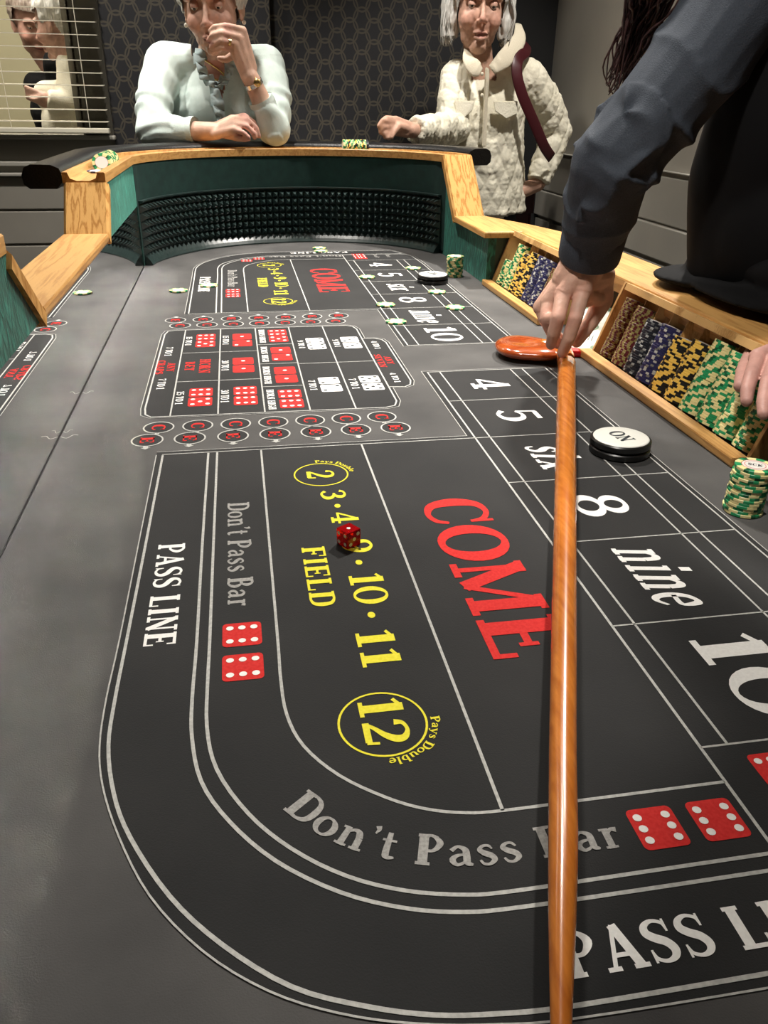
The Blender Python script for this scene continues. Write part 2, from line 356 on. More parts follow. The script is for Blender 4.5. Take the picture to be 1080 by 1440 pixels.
G = {
 ' ': (.35, []),
 'I': (.42, _stem(.21)),
 'L': (.72, _stem(.2) + [_l(.2, t2, .68, t2), _l(.65, 0, .65, .3, .07)]),
 'P': (.74, _stem(.2) + [_c([(.2, 1 - t2), (.45, 1 - t2), (.62, .73), (.45, .48), (.2, .47)], [TN, TN, .19, TN, TN])]),
 'R': (.82, _stem(.2) + [_c([(.2, 1 - t2), (.45, 1 - t2), (.60, .75), (.45, .52), (.2, .51)], [TN, TN, .18, TN, TN]), _l(.42, .52, .66, .04, .18), _l(.56, t2, .82, t2)]),
 'B': (.78, _stem(.2) + [_c([(.2, 1 - t2), (.45, 1 - t2), (.58, .76), (.45, .54), (.2, .53)], [TN, TN, .18, TN, TN]), _c([(.2, .53), (.48, .53), (.65, .28), (.48, t2), (.2, t2)], [TN, TN, .19, TN, TN])]),
 'A': (.86, [_l(.42, 1, .14, .02, .09), _l(.42, 1, .70, .02, .2), _l(.24, .33, .62, .33), _l(0, t2, .28, t2), _l(.54, t2, .86, t2)]),
 'S': (.68, [_c([(.58, .72), (.54, .88), (.34, .95), (.16, .86), (.13, .70), (.26, .57), (.46, .45), (.56, .28), (.50, .12), (.32, .05), (.14, .12), (.09, .28)], [.05, .08, .09, .14, .19, .2, .2, .19, .14, .09, .08, .05]), _l(.58, .68, .58, .97, .05), _l(.09, .03, .09, .32, .05)]),
 'N': (.86, _stem(.17, w=.09, stp=.12, sb=.15) + _stem(.70, w=.09, sb=0, stp=.15) + [_l(.15, .96, .70, .04, .2)]),
 'O': (.86, [_ell(.43, .5, .34, .46)]),
 'E': (.74, _stem(.2) + [_l(.2, 1 - t2, .66, 1 - t2), _l(.2, .5, .5, .5), _l(.2, t2, .68, t2), _l(.64, 1, .64, .72, .07), _l(.66, 0, .66, .3, .07), _l(.5, .38, .5, .62, .06)]),
 'F': (.70, _stem(.2) + [_l(.2, 1 - t2, .66, 1 - t2), _l(.2, .5, .5, .5), _l(.64, 1, .64, .70, .07), _l(.5, .38, .5, .62, .06)]),
 'T': (.76, _stem(.38, stp=0) + [_l(.04, 1 - t2, .72, 1 - t2), _l(.07, 1, .07, .70, .07), _l(.69, 1, .69, .70, .07)]),
 'C': (.78, [_c([(.68, .68), (.62, .86), (.42, .955), (.2, .84), (.12, .5), (.2, .16), (.42, .045), (.62, .12), (.70, .30)], [.06, .09, .09, .16, .22, .16, .09, .09, .06]), _l(.68, .64, .68, .99, .06)]),
 'M': (1.12, _stem(.17, w=.09, stp=.12, sb=.15) + _stem(.92, w=.2, stp=.14) + [_l(.15, .97, .52, .06, .2), _l(.52, .06, .88, .97, .09)]),
 'D': (.84, _stem(.2) + [_c([(.2, 1 - t2), (.45, 1 - t2), (.66, .82), (.72, .5), (.66, .18), (.45, t2), (.2, t2)], [TN, TN, .16, .2, .16, TN, TN])]),
 'H': (.88, _stem(.2) + _stem(.68) + [_l(.2, .5, .68, .5)]),
 'G': (.84, [_c([(.68, .70), (.62, .86), (.42, .955), (.2, .84), (.12, .5), (.2, .16), (.42, .045), (.62, .1), (.68, .2)], [.06, .09, .09, .16, .22, .16, .09, .1, .14]), _l(.68, .64, .68, .99, .06), _l(.66, .06, .66, .42, .18), _l(.48, .42, .82, .42)]),
 'Y': (.82, [_l(.41, 0, .41, .45, .2), _l(.14, .97, .41, .42, .19), _l(.68, .97, .41, .42, .09), _l(.0, 1 - t2, .3, 1 - t2), _l(.55, 1 - t2, .82, 1 - t2), _l(.25, t2, .57, t2)]),
 'V': (.84, [_l(.14, .98, .42, .03, .2), _l(.70, .98, .42, .03, .09), _l(0, 1 - t2, .3, 1 - t2), _l(.56, 1 - t2, .84, 1 - t2)]),
 'K': (.84, _stem(.2) + [_l(.7, .95, .28, .42, .09), _l(.38, .56, .68, .05, .19), _l(.55, 1 - t2, .82, 1 - t2), _l(.54, t2, .84, t2)]),
 '0': (.76, [_ell(.38, .5, .29, .46, .19, .07)]),
 '1': (.56, _stem(.3, stp=0, sb=.22) + [_l(.30, .97, .06, .80, .09)]),
 '2': (.74, [_c([(.12, .70), (.16, .88), (.36, .955), (.55, .86), (.58, .68), (.46, .46), (.24, .24), (.12, .08)], [.16, .1, .09, .16, .19, .15, .1, .09]), _l(.08, .075, .62, .075, .15), _l(.64, .03, .66, .30, .07)]),
 '3': (.72, [_c([(.12, .76), (.18, .90), (.36, .955), (.52, .86), (.52, .68), (.40, .55), (.26, .53)], [.15, .1, .09, .15, .18, .12, .08]), _c([(.26, .53), (.44, .50), (.58, .38), (.58, .20), (.42, .07), (.24, .045), (.10, .2)], [.08, .12, .18, .19, .12, .09, .15])]),
 '4': (.78, [_l(.50, 0, .50, .98, .18), _l(.50, .96, .08, .30, .09), _l(.04, .27, .74, .27, .09), _l(.32, t2, .68, t2)]),
 '5': (.74, [_l(.18, .94, .60, .94, .12), _l(.18, .97, .15, .50, .07), _c([(.15, .50), (.34, .60), (.54, .54), (.61, .32), (.50, .11), (.28, .045), (.10, .18)], [.07, .09, .15, .2, .13, .09, .15])]),
 '6': (.74, [_c([(.60, .84), (.46, .955), (.26, .84), (.14, .5), (.16, .22), (.36, .045), (.58, .14), (.61, .34), (.50, .53), (.32, .56), (.16, .42)], [.15, .09, .14, .2, .18, .09, .15, .18, .1, .08, .08])]),
 '7': (.72, [_l(.08, .92, .66, .92, .14), _l(.08, .98, .08, .68, .07), _c([(.64, .9), (.46, .6), (.34, .3), (.31, .0)], [.08, .12, .18, .2])]),
 '8': (.76, [_ell(.38, .74, .22, .21, .16, .08), _ell(.38, .27, .27, .23, .18, .08)]),
 '9': (.74, [_c([(.12, .16), (.28, .045), (.48, .16), (.60, .5), (.58, .78), (.38, .955), (.16, .86), (.13, .66), (.24, .47), (.42, .44), (.58, .58)], [.15, .09, .14, .2, .18, .09, .15, .18, .1, .08, .08])]),
 '.': (.46, [('l', [(.13, .5), (.33, .5)], .2), ('l', [(.16, .5), (.30, .5)], .26), ('l', [(.19, .5), (.27, .5)], .3)]),
 "'": (.26, [_c([(.13, .98), (.16, .86), (.10, .72)], [.18, .14, .04])]),
}
XH = .66
def _lst(x, y1=XH, w=.17, top=True): return [_l(x, 0, x, y1, w), _l(x - .15, t2 * .9, x + .15, t2 * .9, .075)] + ([_l(x - .15, y1 - .04, x, y1 - .04, .075)] if top else [])
G.update({
 'o': (.66, [_ell(.33, .33, .24, .29, .17, .075)]),
 'n': (.78, _lst(.2) + _lst(.58, .4, top=False) + [_c([(.2, .46), (.36, .61), (.52, .58), (.58, .40)], [.07, .1, .16, .17])]),
 't': (.46, [_c([(.2, .86), (.2, .2), (.26, .06), (.42, .08)], [.15, .17, .14, .06]), _l(.04, .60, .40, .60, .075)]),
 'a': (.66, [_c([(.12, .50), (.28, .63), (.46, .54), (.48, .35), (.48, .12), (.60, .05)], [.12, .09, .15, .17, .16, .07]), _c([(.46, .38), (.24, .34), (.13, .2), (.24, .06), (.46, .16)], [.07, .1, .15, .1, .07])]),
 's': (.54, [_c([(.44, .50), (.36, .61), (.22, .61), (.13, .50), (.24, .38), (.38, .29), (.43, .16), (.30, .04), (.16, .06), (.09, .18)], [.06, .08, .09, .14, .17, .17, .14, .09, .08, .06])]),
 'r': (.58, _lst(.2) + [_c([(.2, .44), (.34, .60), (.48, .58)], [.07, .11, .17])]),
 'i': (.40, _lst(.2) + [('l', [(.11, .88), (.29, .88)], .17)]),
 'x': (.70, [_l(.14, .62, .56, .04, .17), _l(.54, .62, .14, .04, .08), _l(.02, .62, .28, .62, .075), _l(.42, .62, .66, .62, .075), _l(.02, t2, .26, t2, .075), _l(.42, t2, .70, t2, .075)]),
 'e': (.64, [_c([(.12, .35), (.50, .37), (.46, .58), (.32, .63), (.15, .52), (.11, .32), (.2, .1), (.36, .04), (.54, .16)], [.075, .09, .15, .09, .14, .18, .14, .09, .06])]),
 'y': (.72, [_l(.14, .62, .38, .06, .17), _c([(.58, .62), (.38, .04), (.26, -.18), (.1, -.2)], [.08, .09, .09, .16]), _l(0, .62, .28, .62, .075), _l(.46, .62, .7, .62, .075)]),
 'u': (.78, [_c([(.2, .62), (.2, .24), (.28, .06), (.46, .07), (.58, .2)], [.17, .17, .14, .1, .07]), _l(.58, .62, .58, 0, .17), _l(.05, .62, .2, .62, .075), _l(.45, .62, .58, .62, .075), _l(.58, t2, .72, t2, .075)]),
 'b': (.70, [_l(.18, 0, .18, 1, .17), _l(.03, .96, .18, .96, .075), _c([(.18, .48), (.34, .62), (.54, .52), (.58, .32), (.52, .12), (.36, .03), (.18, .1)], [.07, .09, .15, .18, .15, .09, .07])]),
 'l': (.40, _lst(.2, 1)),
})
def text_polys(txt, slant=0.0, gap=0.06):
    """returns list of (verts2d, faces) in a frame of total width W and cap height 1"""
    x = 0; out = []
    for ch in txt:
        w, st = G[ch]
        for kind, pts, wd in st:
            vs, fs = ribbon(pts, wd, kind == 'c'); out.append(([(px + x + slant * py, py) for px, py in vs], fs))
        x += w + gap
    return out, x - gap
def letters(txt, fn, material, parent, z=0.0006, slant=0.0, gap=0.06, label=None, name='lettering'):
    """fn(s, h): s 0..1 along the word, h 0..1 cap height -> (x, y)"""
    polys, W = text_polys(txt, slant, gap); mb = MB()
    for k_, (vs, fs) in enumerate(polys):
        q = [fn(a / W, b) for a, b in vs]; mb.add([(a, b, z + k_ % 7 * 2.5e-5) for a, b in q], fs)
    # wind upward
    for i, f in enumerate(mb.f):
        a, b, c = (Vector(mb.v[j]) for j in f[:3])
        if (b - a).cross(c - a).z < 0: mb.f[i] = tuple(reversed(f))
    return mb.obj(name, material, parent, label=label)
def cw(xlo, xhi, y0, y1): return lambda s, h: (xlo + (xhi - xlo) * h, y0 + (y1 - y0) * s)          # reads towards -y, caps towards +x
def far180(x0, x1, ybase, ytop): return lambda s, h: (x0 + (x1 - x0) * s, ybase + (ytop - ybase) * h)
def along(path):
    L = [0]
    for a, b in zip(path, path[1:]): L.append(L[-1] + math.hypot(b[0] - a[0], b[1] - a[1]))
    def f(s, h, H):
        d = max(0, min(1, s)) * L[-1]; i = 0
        while i < len(L) - 2 and L[i + 1] < d: i += 1
        t = (d - L[i]) / (L[i + 1] - L[i]); a, b = path[i], path[i + 1]
        i0, i1 = max(i - 1, 0), min(i + 2, len(path) - 1)
        tx, ty = path[i1][0] - path[i0][0], path[i1][1] - path[i0][1]; l = math.hypot(tx, ty)
        return (a[0] + (b[0] - a[0]) * t - ty / l * h * H, a[1] + (b[1] - a[1]) * t + tx / l * h * H)
    return f

# ------------------------------------------------------------------ the craps table
table = thing('craps_table', 'long craps table with charcoal printed felt, oak rails and green velvet sides', 'table')
def F_path():
    p = [(-.232, 2.268), (-.222, 2.315), (-.187, 2.395), (-.132, 2.475), (-.072, 2.535), (.03, 2.594), (.144, 2.625), (.2, 2.631), (.256, 2.629), (.37, 2.598), (.468, 2.54), (.545, 2.445), (.572, 2.385)]
    return crom(p, 6)
FP = F_path()
FPcw = FP   # runs left to right over the far end, so its left side is outward
wallp = [(-.248, 1.66), (-.248, 1.9), (-.248, 2.15), (-.248, 2.26)] + offset2(FP, .014)[3:-2] + [(.592, 2.36), (.593, 2.25), (.593, 2.2)]
# bed: felt outline
out = [(-.25, .42), (-.25, 2.27)] + offset2(FP, .02)[4:-3] + [(.60, 2.34), (.66, 2.2), (.70, 1.9), (.70, .78), (.66, .47), (.60, .33)] + flip(offset2(FP, .02)[4:-3])
mb = MB(); n = len(out)
mb.add([(x, y, 0) for x, y in out] + [(x, y, -.03) for x, y in out], [tuple(range(n - 1, -1, -1)), tuple(range(n, 2 * n))] + [(i, (i + 1) % n, n + (i + 1) % n, n + i) for i in range(n)])
felt = mb.obj('felt_bed', M['felt'], table)
bm = bmesh.new(); bm.from_mesh(felt.data); bmesh.ops.recalc_face_normals(bm, faces=bm.faces); bmesh.ops.triangulate(bm, faces=bm.faces); bm.to_mesh(felt.data); bm.free()

# printed boundary curves (near end measured, far end mirrored about YC/2)
P0 = [(-.118, .960), (-.118, .72), (-.118, .569), (-.119, .495), (-.117, .445), (-.110, .407), (-.095, .364), (-.073, .319), (-.043, .281), (-.010, .254), (.024, .237), (.06, .226), (.10, .219), (.14, .2155), (.25, .214), (.40, .214), (.453, .214)]
P1 = [(-.110, .958), (-.111, .72), (-.112, .568), (-.1125, .494), (-.111, .444), (-.102, .399), (-.088, .362), (-.062, .317), (-.033, .283), (.002, .254), (.038, .238), (.07, .2285), (.101, .224), (.14, .2215), (.25, .221), (.40, .221), (.45, .221)]
D0 = [(-.054, .958), (-.055, .72), (-.055, .56), (-.056, .485), (-.0545, .443), (-.047, .401), (-.029, .365), (-.002, .331), (.033, .304), (.068, .288), (.1, .2805), (.13, .2785), (.20, .278), (.30, .278), (.474, .278)]
D1 = [(-.043, .958), (-.044, .72), (-.0445, .558), (-.045, .507), (-.0445, .453), (-.037, .410), (-.017, .369), (.008, .338), (.038, .314), (.07, .299), (.103, .291), (.13, .289), (.20, .289), (.30, .289), (.478, .289)]
Fc = [(.012, .958), (.0115, .72), (.011, .549), (.0105, .498), (.0125, .457), (.022, .423), (.043, .392), (.071, .368), (.094, .355), (.118, .348), (.142, .346), (.2, .346), (.295, .346)]
XA0, XA, XB, XC, XD, XE, XE2 = .2862, .2954, .3160, .4377, .4584, .4992, .5065
YN0, YN1, YK0, YK1, Y45, Y68, Y89, Y910, YDC, YCB = .9695, .9605, 1.2585, 1.2530, 1.1082, .8182, .6710, .5249, .3779, .3464
chamf = [(XE2, .602), (.5015, .327), (.453, .214)]
def mm(p, far): return [(x, YC - y) for x, y in p] if far else list(p)
for far in (False, True):
    tagn = 'far' if far else 'near'
    # dark playing field
    outl = crom(P0, 4) + [(.453, .214), (.5015, .327), (XE2, .45), (XE2, YK0), (XA0, YK0), (XA0, YN0), (-.118, YN0)]
    mb = MB(); q = mm(outl, far)
    if far: q = q[::-1]
    mb.add([(x, y, .0003) for x, y in q], [tuple(range(len(q)))])
    o = mb.obj('printed_field', M['field'], table, label='charcoal betting field at the ' + tagn + ' end')
    bm = bmesh.new(); bm.from_mesh(o.data); bmesh.ops.triangulate(bm, faces=bm.faces)
    for f in bm.faces:
        if f.normal.z < 0: f.normal_flip()
    bm.to_mesh(o.data); bm.free()
    mb = MB()
    def ln(pts, w, curve=False, closed=False):
        p = mm(crom(pts, 4) if curve else pts, far); vs, fs = ribbon(p, w, closed)
        if far: fs = [tuple(reversed(f)) for f in fs]
        mb.add([(x, y, .0006) for x, y in vs], fs)
    ln(P0, .0012, True); ln(P1, .0026, True); ln(D0, .0026, True); ln(D1, .0026, True); ln(Fc, .0024, True)
    ln([(.1417, .346), (.1417, YN1)], .0024)
    ln([(-.118, YN0), (XA0, YN0), (XA0, YK0), (XE2, YK0), (XE2, .45), (.5015, .327), (.453, .214)], .0011)
    ln([(-.111, YN1), (XE, YN1)], .0018)
    ln([(XA, YK1), (XA, .3), (XA, .289)], .0024); ln([(XB, YK1), (XB, YDC)], .0022); ln([(XC, YK1), (XC, YDC)], .0020); ln([(XD, YK1), (XD, YDC)], .0020)
    ln([(XA, YK1), (XE, YK1), (XE, .45), (.494, .330), (.474, .278), (.45, .221)], .0020)
    for yy in (Y45, Y68, Y89, Y910, YDC): ln([(XA, yy), (XE, yy)], .0018)
    mb.obj('boundary_line', M['line'], table, label='white printed lines of the ' + tagn + ' layout')

def rrect(cx, cy, hx, hy, r, n=5):
    out = []
    for sx, sy, a0 in ((1, 1, 0), (-1, 1, 90), (-1, -1, 180), (1, -1, 270)):
        for k in range(n + 1):
            a = math.radians(a0 + 90 * k / n); out.append((cx + sx * (hx - r) + r * math.cos(a), cy + sy * (hy - r) + r * math.sin(a)))
    return out
PIPS = {1: [(0, 0)], 2: [(-1, -1), (1, 1)], 3: [(-1, -1), (0, 0), (1, 1)], 4: [(-1, -1), (1, 1), (-1, 1), (1, -1)], 5: [(-1, -1), (1, 1), (-1, 1), (1, -1), (0, 0)],
        6: [(-1, -1), (0, -1), (1, -1), (-1, 1), (0, 1), (1, 1)], 66: [(-1, -1), (-1, 0), (-1, 1), (1, -1), (1, 0), (1, 1)]}
def die_print(cx, cy, hx, hy, k, white=False):
    mb = MB(); q = rrect(cx, cy, hx, hy, min(hx, hy) * .25); mb.add([(x, y, .0006) for x, y in q], [tuple(range(len(q)))], 0)
    for a, b in PIPS[k]:
        px, py = cx + a * hx * .62, cy + b * hy * .56; r = .155
        q = [(px + hx * r * 1.25 * math.cos(2 * PI * t / 14), py + hy * r * 1.15 * math.sin(2 * PI * t / 14)) for t in range(14)]
        mb.add([(x, y, .0009) for x, y in q], [tuple(range(14))], 1)
    mb.obj('die_symbol', [M['white'], M['field']] if white else [M['red'], M['white']], table, label=('white' if white else 'red') + ' printed die face')
for y in (.5615, .5175, 1.925, 1.877): die_print(-.018, y, .0162, .0165 if y < 1 else .0195, 6)
for x in (.233, .2735): die_print(x, .318, .0152, .0155, 66)
for x in (.337, .3715): die_print(x, .351, .0150, .0150, 6)
for x in (.333, .351): die_print(x, 2.357, .0085, .042, 66)
mb = None
for (x, y, a) in ((.022, 2.318, 0), (.056, 2.345, 0)): die_print(x, y, .0150, .0150, 6)

def word(t, box, m, lab, **k): letters(t, cw(*box), M[m], table, label=lab, **k)
for dy, nm in ((0, 'near'), (1.3695, 'far')):
    word('PASS LINE', (-.098, -.072, .727 + dy, .555 + dy), 'white', 'white PASS LINE lettering')
    word("Don't Pass Bar", (-.030, -.0065, .811 + dy, .602 + dy), 'greyprint', "grey Don't Pass Bar lettering", gap=.03)
    word('FIELD', (.0425, .0655, .70 + dy, .592 + dy), 'yellow', 'yellow FIELD lettering')
    word('2', (.063, .096, .885 + dy, .861 + dy), 'yellow', 'yellow 2')
    word('3', (.074, .1025, .829 + dy, .803 + dy), 'yellow', 'yellow 3')
    word('4', (.079, .109, .772 + dy, .744 + dy), 'yellow', 'yellow 4')
    word('9', (.083, .114, .709 + dy, .681 + dy), 'yellow', 'yellow 9')
    word('10', (.082, .114, .642 + dy, .590 + dy), 'yellow', 'yellow 10')
    word('11', (.0755, .1075, .551 + dy, .500 + dy), 'yellow', 'yellow 11')
    word('12', (.065, .098, .464 + dy, .414 + dy), 'yellow', 'yellow 12')
    for (x, y) in ((.0895, .787), (.0945, .7265), (.0955, .663), (.0935, .573)):
        MB().add([(x + .0034 * math.cos(2 * PI * t / 14), y + dy + .0046 * math.sin(2 * PI * t / 14), .0006) for t in range(14)], [tuple(range(14))]).obj('printed_dot', M['yellow'], table)
    for cx, cy, rx, ry in ((.0802, .873, .0318, .0318), (.0802, .437, .0318, .0328)):
        vs, fs = ribbon([(cx + rx * math.cos(2 * PI * t / 48), cy + dy + ry * math.sin(2 * PI * t / 48)) for t in range(48)], .0017, True)
        MB().add([(x, y, .0006) for x, y in vs], fs).obj('number_ring', M['yellow'], table)
    for cx, cy, a0, a1 in ((.0802, .873, 96, 4), (.0802, .437, 2, -94)):
        R_ = .0352
        f = lambda s, h, cx=cx, cy=cy, a0=a0, a1=a1, R_=R_: (cx + (R_ + .0068 * h) * math.cos(math.radians(a0 + (a1 - a0) * s)), cy + dy + (R_ + .0068 * h) * math.sin(math.radians(a0 + (a1 - a0) * s)))
        letters('Pays Double', f, M['yellow'], table, label='small yellow Pays Double lettering', gap=.02)
    word('COME', (.181, .252, .787 + dy * 1.017, .492 + dy * 1.017), 'red', 'red COME lettering', gap=.03)
BX = [('4', 1.180, .056), ('5', 1.037, .052), ('six', .888, .078), ('8', .747, .056), ('nine', .600, .108), ('10', .449, .104)]
BF = [('4', 2.222, .056), ('5', 2.080, .052), ('six', 1.930, .078), ('8', 1.788, .056), ('nine', 1.634, .108), ('10', 1.489, .104)]
for t, y, l in BX + BF:
    it = t in ('six', 'nine')
    if it: letters(t, (lambda s, h, y=y, l=l: (.350 + .062 * h * (1.02 if h > .7 else 1.0), y + l / 2 - l * s)), M['white'], table, label='white %s lettering' % t, slant=.28, gap=.04)
    else: word(t, (.350, .412, y + l / 2, y - l / 2), 'white', 'white number ' + t)
# near end texts for the player at the near end
pth = crom([(.004, .3695), (.022, .3485), (.047, .3295), (.079, .3155), (.112, .3085), (.148, .3075), (.19, .3075), (.209, .3075)], 5); fa = along(pth)
letters("Don't Pass Bar", lambda s, h: fa(s, h, .0225), M['greyprint'], table, label="grey Don't Pass Bar lettering", gap=.04)
letters('PASS LINE', lambda s, h: (.143 + .176 * s, .2345 + .0255 * h), M['white'], table, label='white PASS LINE lettering')
letters('PASS LINE', far180(.318, .149, 2.440, 2.418), M['white'], table, label='white PASS LINE lettering')
letters("Don't Pass Bar", far180(.292, .083, 2.378, 2.358), M['greyprint'], table, label="grey Don't Pass Bar lettering")
letters("Don't", cw(.385, .398, 2.395, 2.33), M['greyprint'], table); letters('Bar', cw(.42, .433, 2.385, 2.335), M['greyprint'], table)
letters('Come', cw(.402, .415, 2.395, 2.33), M['greyprint'], table) if 'm' in G else None

# middle proposition layout
boxo = [(-.151, 1.57)]
mid = [( -.153, 1.135), (-.1505, 1.107), (-.138, 1.0945), (.20, 1.0885), (.2175, 1.096), (.2245, 1.12), (.2245, 1.182), (.245, 1.179), (.259, 1.190), (.2645, 1.212), (.2645, 1.444), (.2595, 1.466), (.246, 1.477), (.2245, 1.479), (.2245, 1.545), (.218, 1.570), (.203, 1.580), (-.132, 1.5815), (-.148, 1.574), (-.153, 1.548)]
MB().add([(x, y, .0003) for x, y in mid], [tuple(range(len(mid)))]).obj('proposition_field', M['field'], table)
o = table.children[-1]; bm = bmesh.new(); bm.from_mesh(o.data); bmesh.ops.triangulate(bm, faces=bm.faces)
for f in bm.faces:
    if f.normal.z < 0: f.normal_flip()
bm.to_mesh(o.data); bm.free()
mb = MB()
def ln2(pts, w, closed=False):
    vs, fs = ribbon(pts, w, closed); mb.add([(x, y, .0006) for x, y in vs], fs)
ln2(mid, .0011, True)
inn = [(-.147, 1.135), (-.1445, 1.110), (-.136, 1.0990), (.198, 1.0945), (.2125, 1.101), (.2185, 1.12), (.2185, 1.545), (.2135, 1.566), (.201, 1.5755), (-.130, 1.5765), (-.1425, 1.570), (-.147, 1.548)]
ln2(inn, .0024, True)
ln2([(.2185, 1.187), (.244, 1.184), (.2545, 1.194), (.259, 1.214), (.259, 1.442), (.2545, 1.462), (.243, 1.472), (.2185, 1.474)], .0024)
for x in (-.1098, -.0435, .0226, .0875, .1539): ln2([(x, 1.096), (x, 1.576)], .0022)
for y in (1.2541, 1.4163): ln2([(-.1098, y), (.0226, y)], .0018)
for y in (1.2122, 1.3342, 1.4550): ln2([(.0226, y), (.0875, y)], .0018)
ln2([(.0875, 1.3284), (.2185, 1.3284)], .0018)
mb.obj('boundary_line', M['line'], table, label='white lines of the middle proposition box')
def pair(cx, y0, y1, a, b, white=False, hx=.0175):
    hy = (y0 - y1) / 4 - .0012
    die_print(cx, y0 - hy - .0003, hx, hy, a, white); die_print(cx, y1 + hy + .0003, hx, hy, b, white)
pair(-.070, 1.541, 1.451, 6, 5); pair(-.0035, 1.536, 1.448, 1, 2); pair(-.0040, 1.376, 1.291, 1, 1); pair(-.0035, 1.218, 1.132, 6, 6); pair(-.070, 1.218, 1.1355, 6, 5)
pair(.0635, 1.558, 1.469, 6, 5); pair(.063, 1.434, 1.350, 1, 2); pair(.063, 1.313, 1.228, 1, 1); pair(.063, 1.194, 1.110, 6, 6)
pair(.1295, 1.489, 1.412, 4, 4, True, .0165); pair(.1945, 1.489, 1.411, 3, 3, True, .0165); pair(.129, 1.247, 1.175, 2, 2, True, .0165); pair(.1945, 1.247, 1.174, 5, 5, True, .0165)
for t, b in (('15 TO 1', (-.106, -.095, 1.526, 1.466)), ('15 TO 1', (-.039, -.028, 1.526, 1.463)), ('30 TO 1', (-.040, -.028, 1.363, 1.305)), ('30 TO 1', (-.040, -.028, 1.205, 1.147)), ('15 TO 1', (-.106, -.095, 1.206, 1.147)),
             ('HORN HIGH', (.0285, .0395, 1.561, 1.468)), ('HORN HIGH', (.0285, .0395, 1.440, 1.346)), ('HORN HIGH', (.0275, .0385, 1.318, 1.226)), ('HORN HIGH', (.0285, .0395, 1.197, 1.107)),
             ('9 TO 1', (.097, .108, 1.475, 1.422)), ('9 TO 1', (.162, .173, 1.473, 1.424)), ('7 TO 1', (.096, .107, 1.235, 1.186)), ('7 TO 1', (.161, .173, 1.235, 1.184)),
             ('7 TO 1', (-.138, -.126, 1.458, 1.403)), ('7 TO 1', (-.138, -.126, 1.273, 1.221)), ('4 TO 1', (.232, .243, 1.453, 1.402)), ('4 TO 1', (.232, .242, 1.257, 1.207))):
    word(t, b, 'white', 'white %s lettering' % t, gap=.04)
for t, b in (('ANY', (-.129, -.1165, 1.360, 1.310)), ('CRAPS', (-.146, -.1335, 1.375, 1.298)), ('HORN', (-.0765, -.0585, 1.374, 1.296)), ('BET', (-.100, -.0845, 1.362, 1.311)), ('ANY', (.2385, .250, 1.352, 1.306)), ('SEVEN', (.223, .2345, 1.366, 1.290))):
    word(t, b, 'red', 'red %s lettering' % t, gap=.04)
CX = [-.1222, -.0702, -.0190, .0324, .0836, .1346, .1853]; EX = [-.1335, -.0790, -.0229, .0324, .0874, .1420, .1969]
for far in (False, True):
    for xs, y, ch in ((CX, 1.0568, 'C'), (EX, 1.0120, 'E')):
        for x in xs:
            yy = YC - y if far else y; mb = MB(); rx, ry = .0198, .0208
            c = [(x + rx * math.cos(2 * PI * t / 28), yy + ry * math.sin(2 * PI * t / 28)) for t in range(28)]
            mb.add([(a, b, .0003) for a, b in c], [tuple(range(28))], 0)
            vs, fs = ribbon(c, .0021, True); mb.add([(a, b, .0006) for a, b in vs], fs, 1)
            polys, W = text_polys(ch)
            for vs, fs in polys: mb.add([(x - .009 + .018 * b, yy + .0105 - .021 * a / W, .0006) for a, b in vs], [tuple(reversed(f)) for f in fs], 2)
            sg = 1 if far else -1
            if ch == 'E':
                mb.add([(x - .003, yy + sg * .0215, .0006), (x + .003, yy + sg * .0215, .0006), (x + .003, yy + sg * .026, .0006), (x - .003, yy + sg * .026, .0006)], [(0, 1, 2, 3) if far else (3, 2, 1, 0)], 1)
                mb.add([(x - .0065, yy + sg * .026, .0006), (x + .0065, yy + sg * .026, .0006), (x, yy + sg * .0315, .0006)], [(0, 1, 2) if far else (2, 1, 0)], 1)
            else:
                q = (.4 if x < .03 else -.4); mb.add([(x - .003, yy + sg * .0205, .0006), (x + .003, yy + sg * .0205, .0006), (x + .002, yy + sg * .0255, .0006), (x - .004, yy + sg * .0255, .0006)], [(0, 1, 2, 3) if far else (3, 2, 1, 0)], 1)
            mb.obj('bet_circle', [M['field'], M['line'], M['red']], table, label='white ringed circle with a red ' + ch)

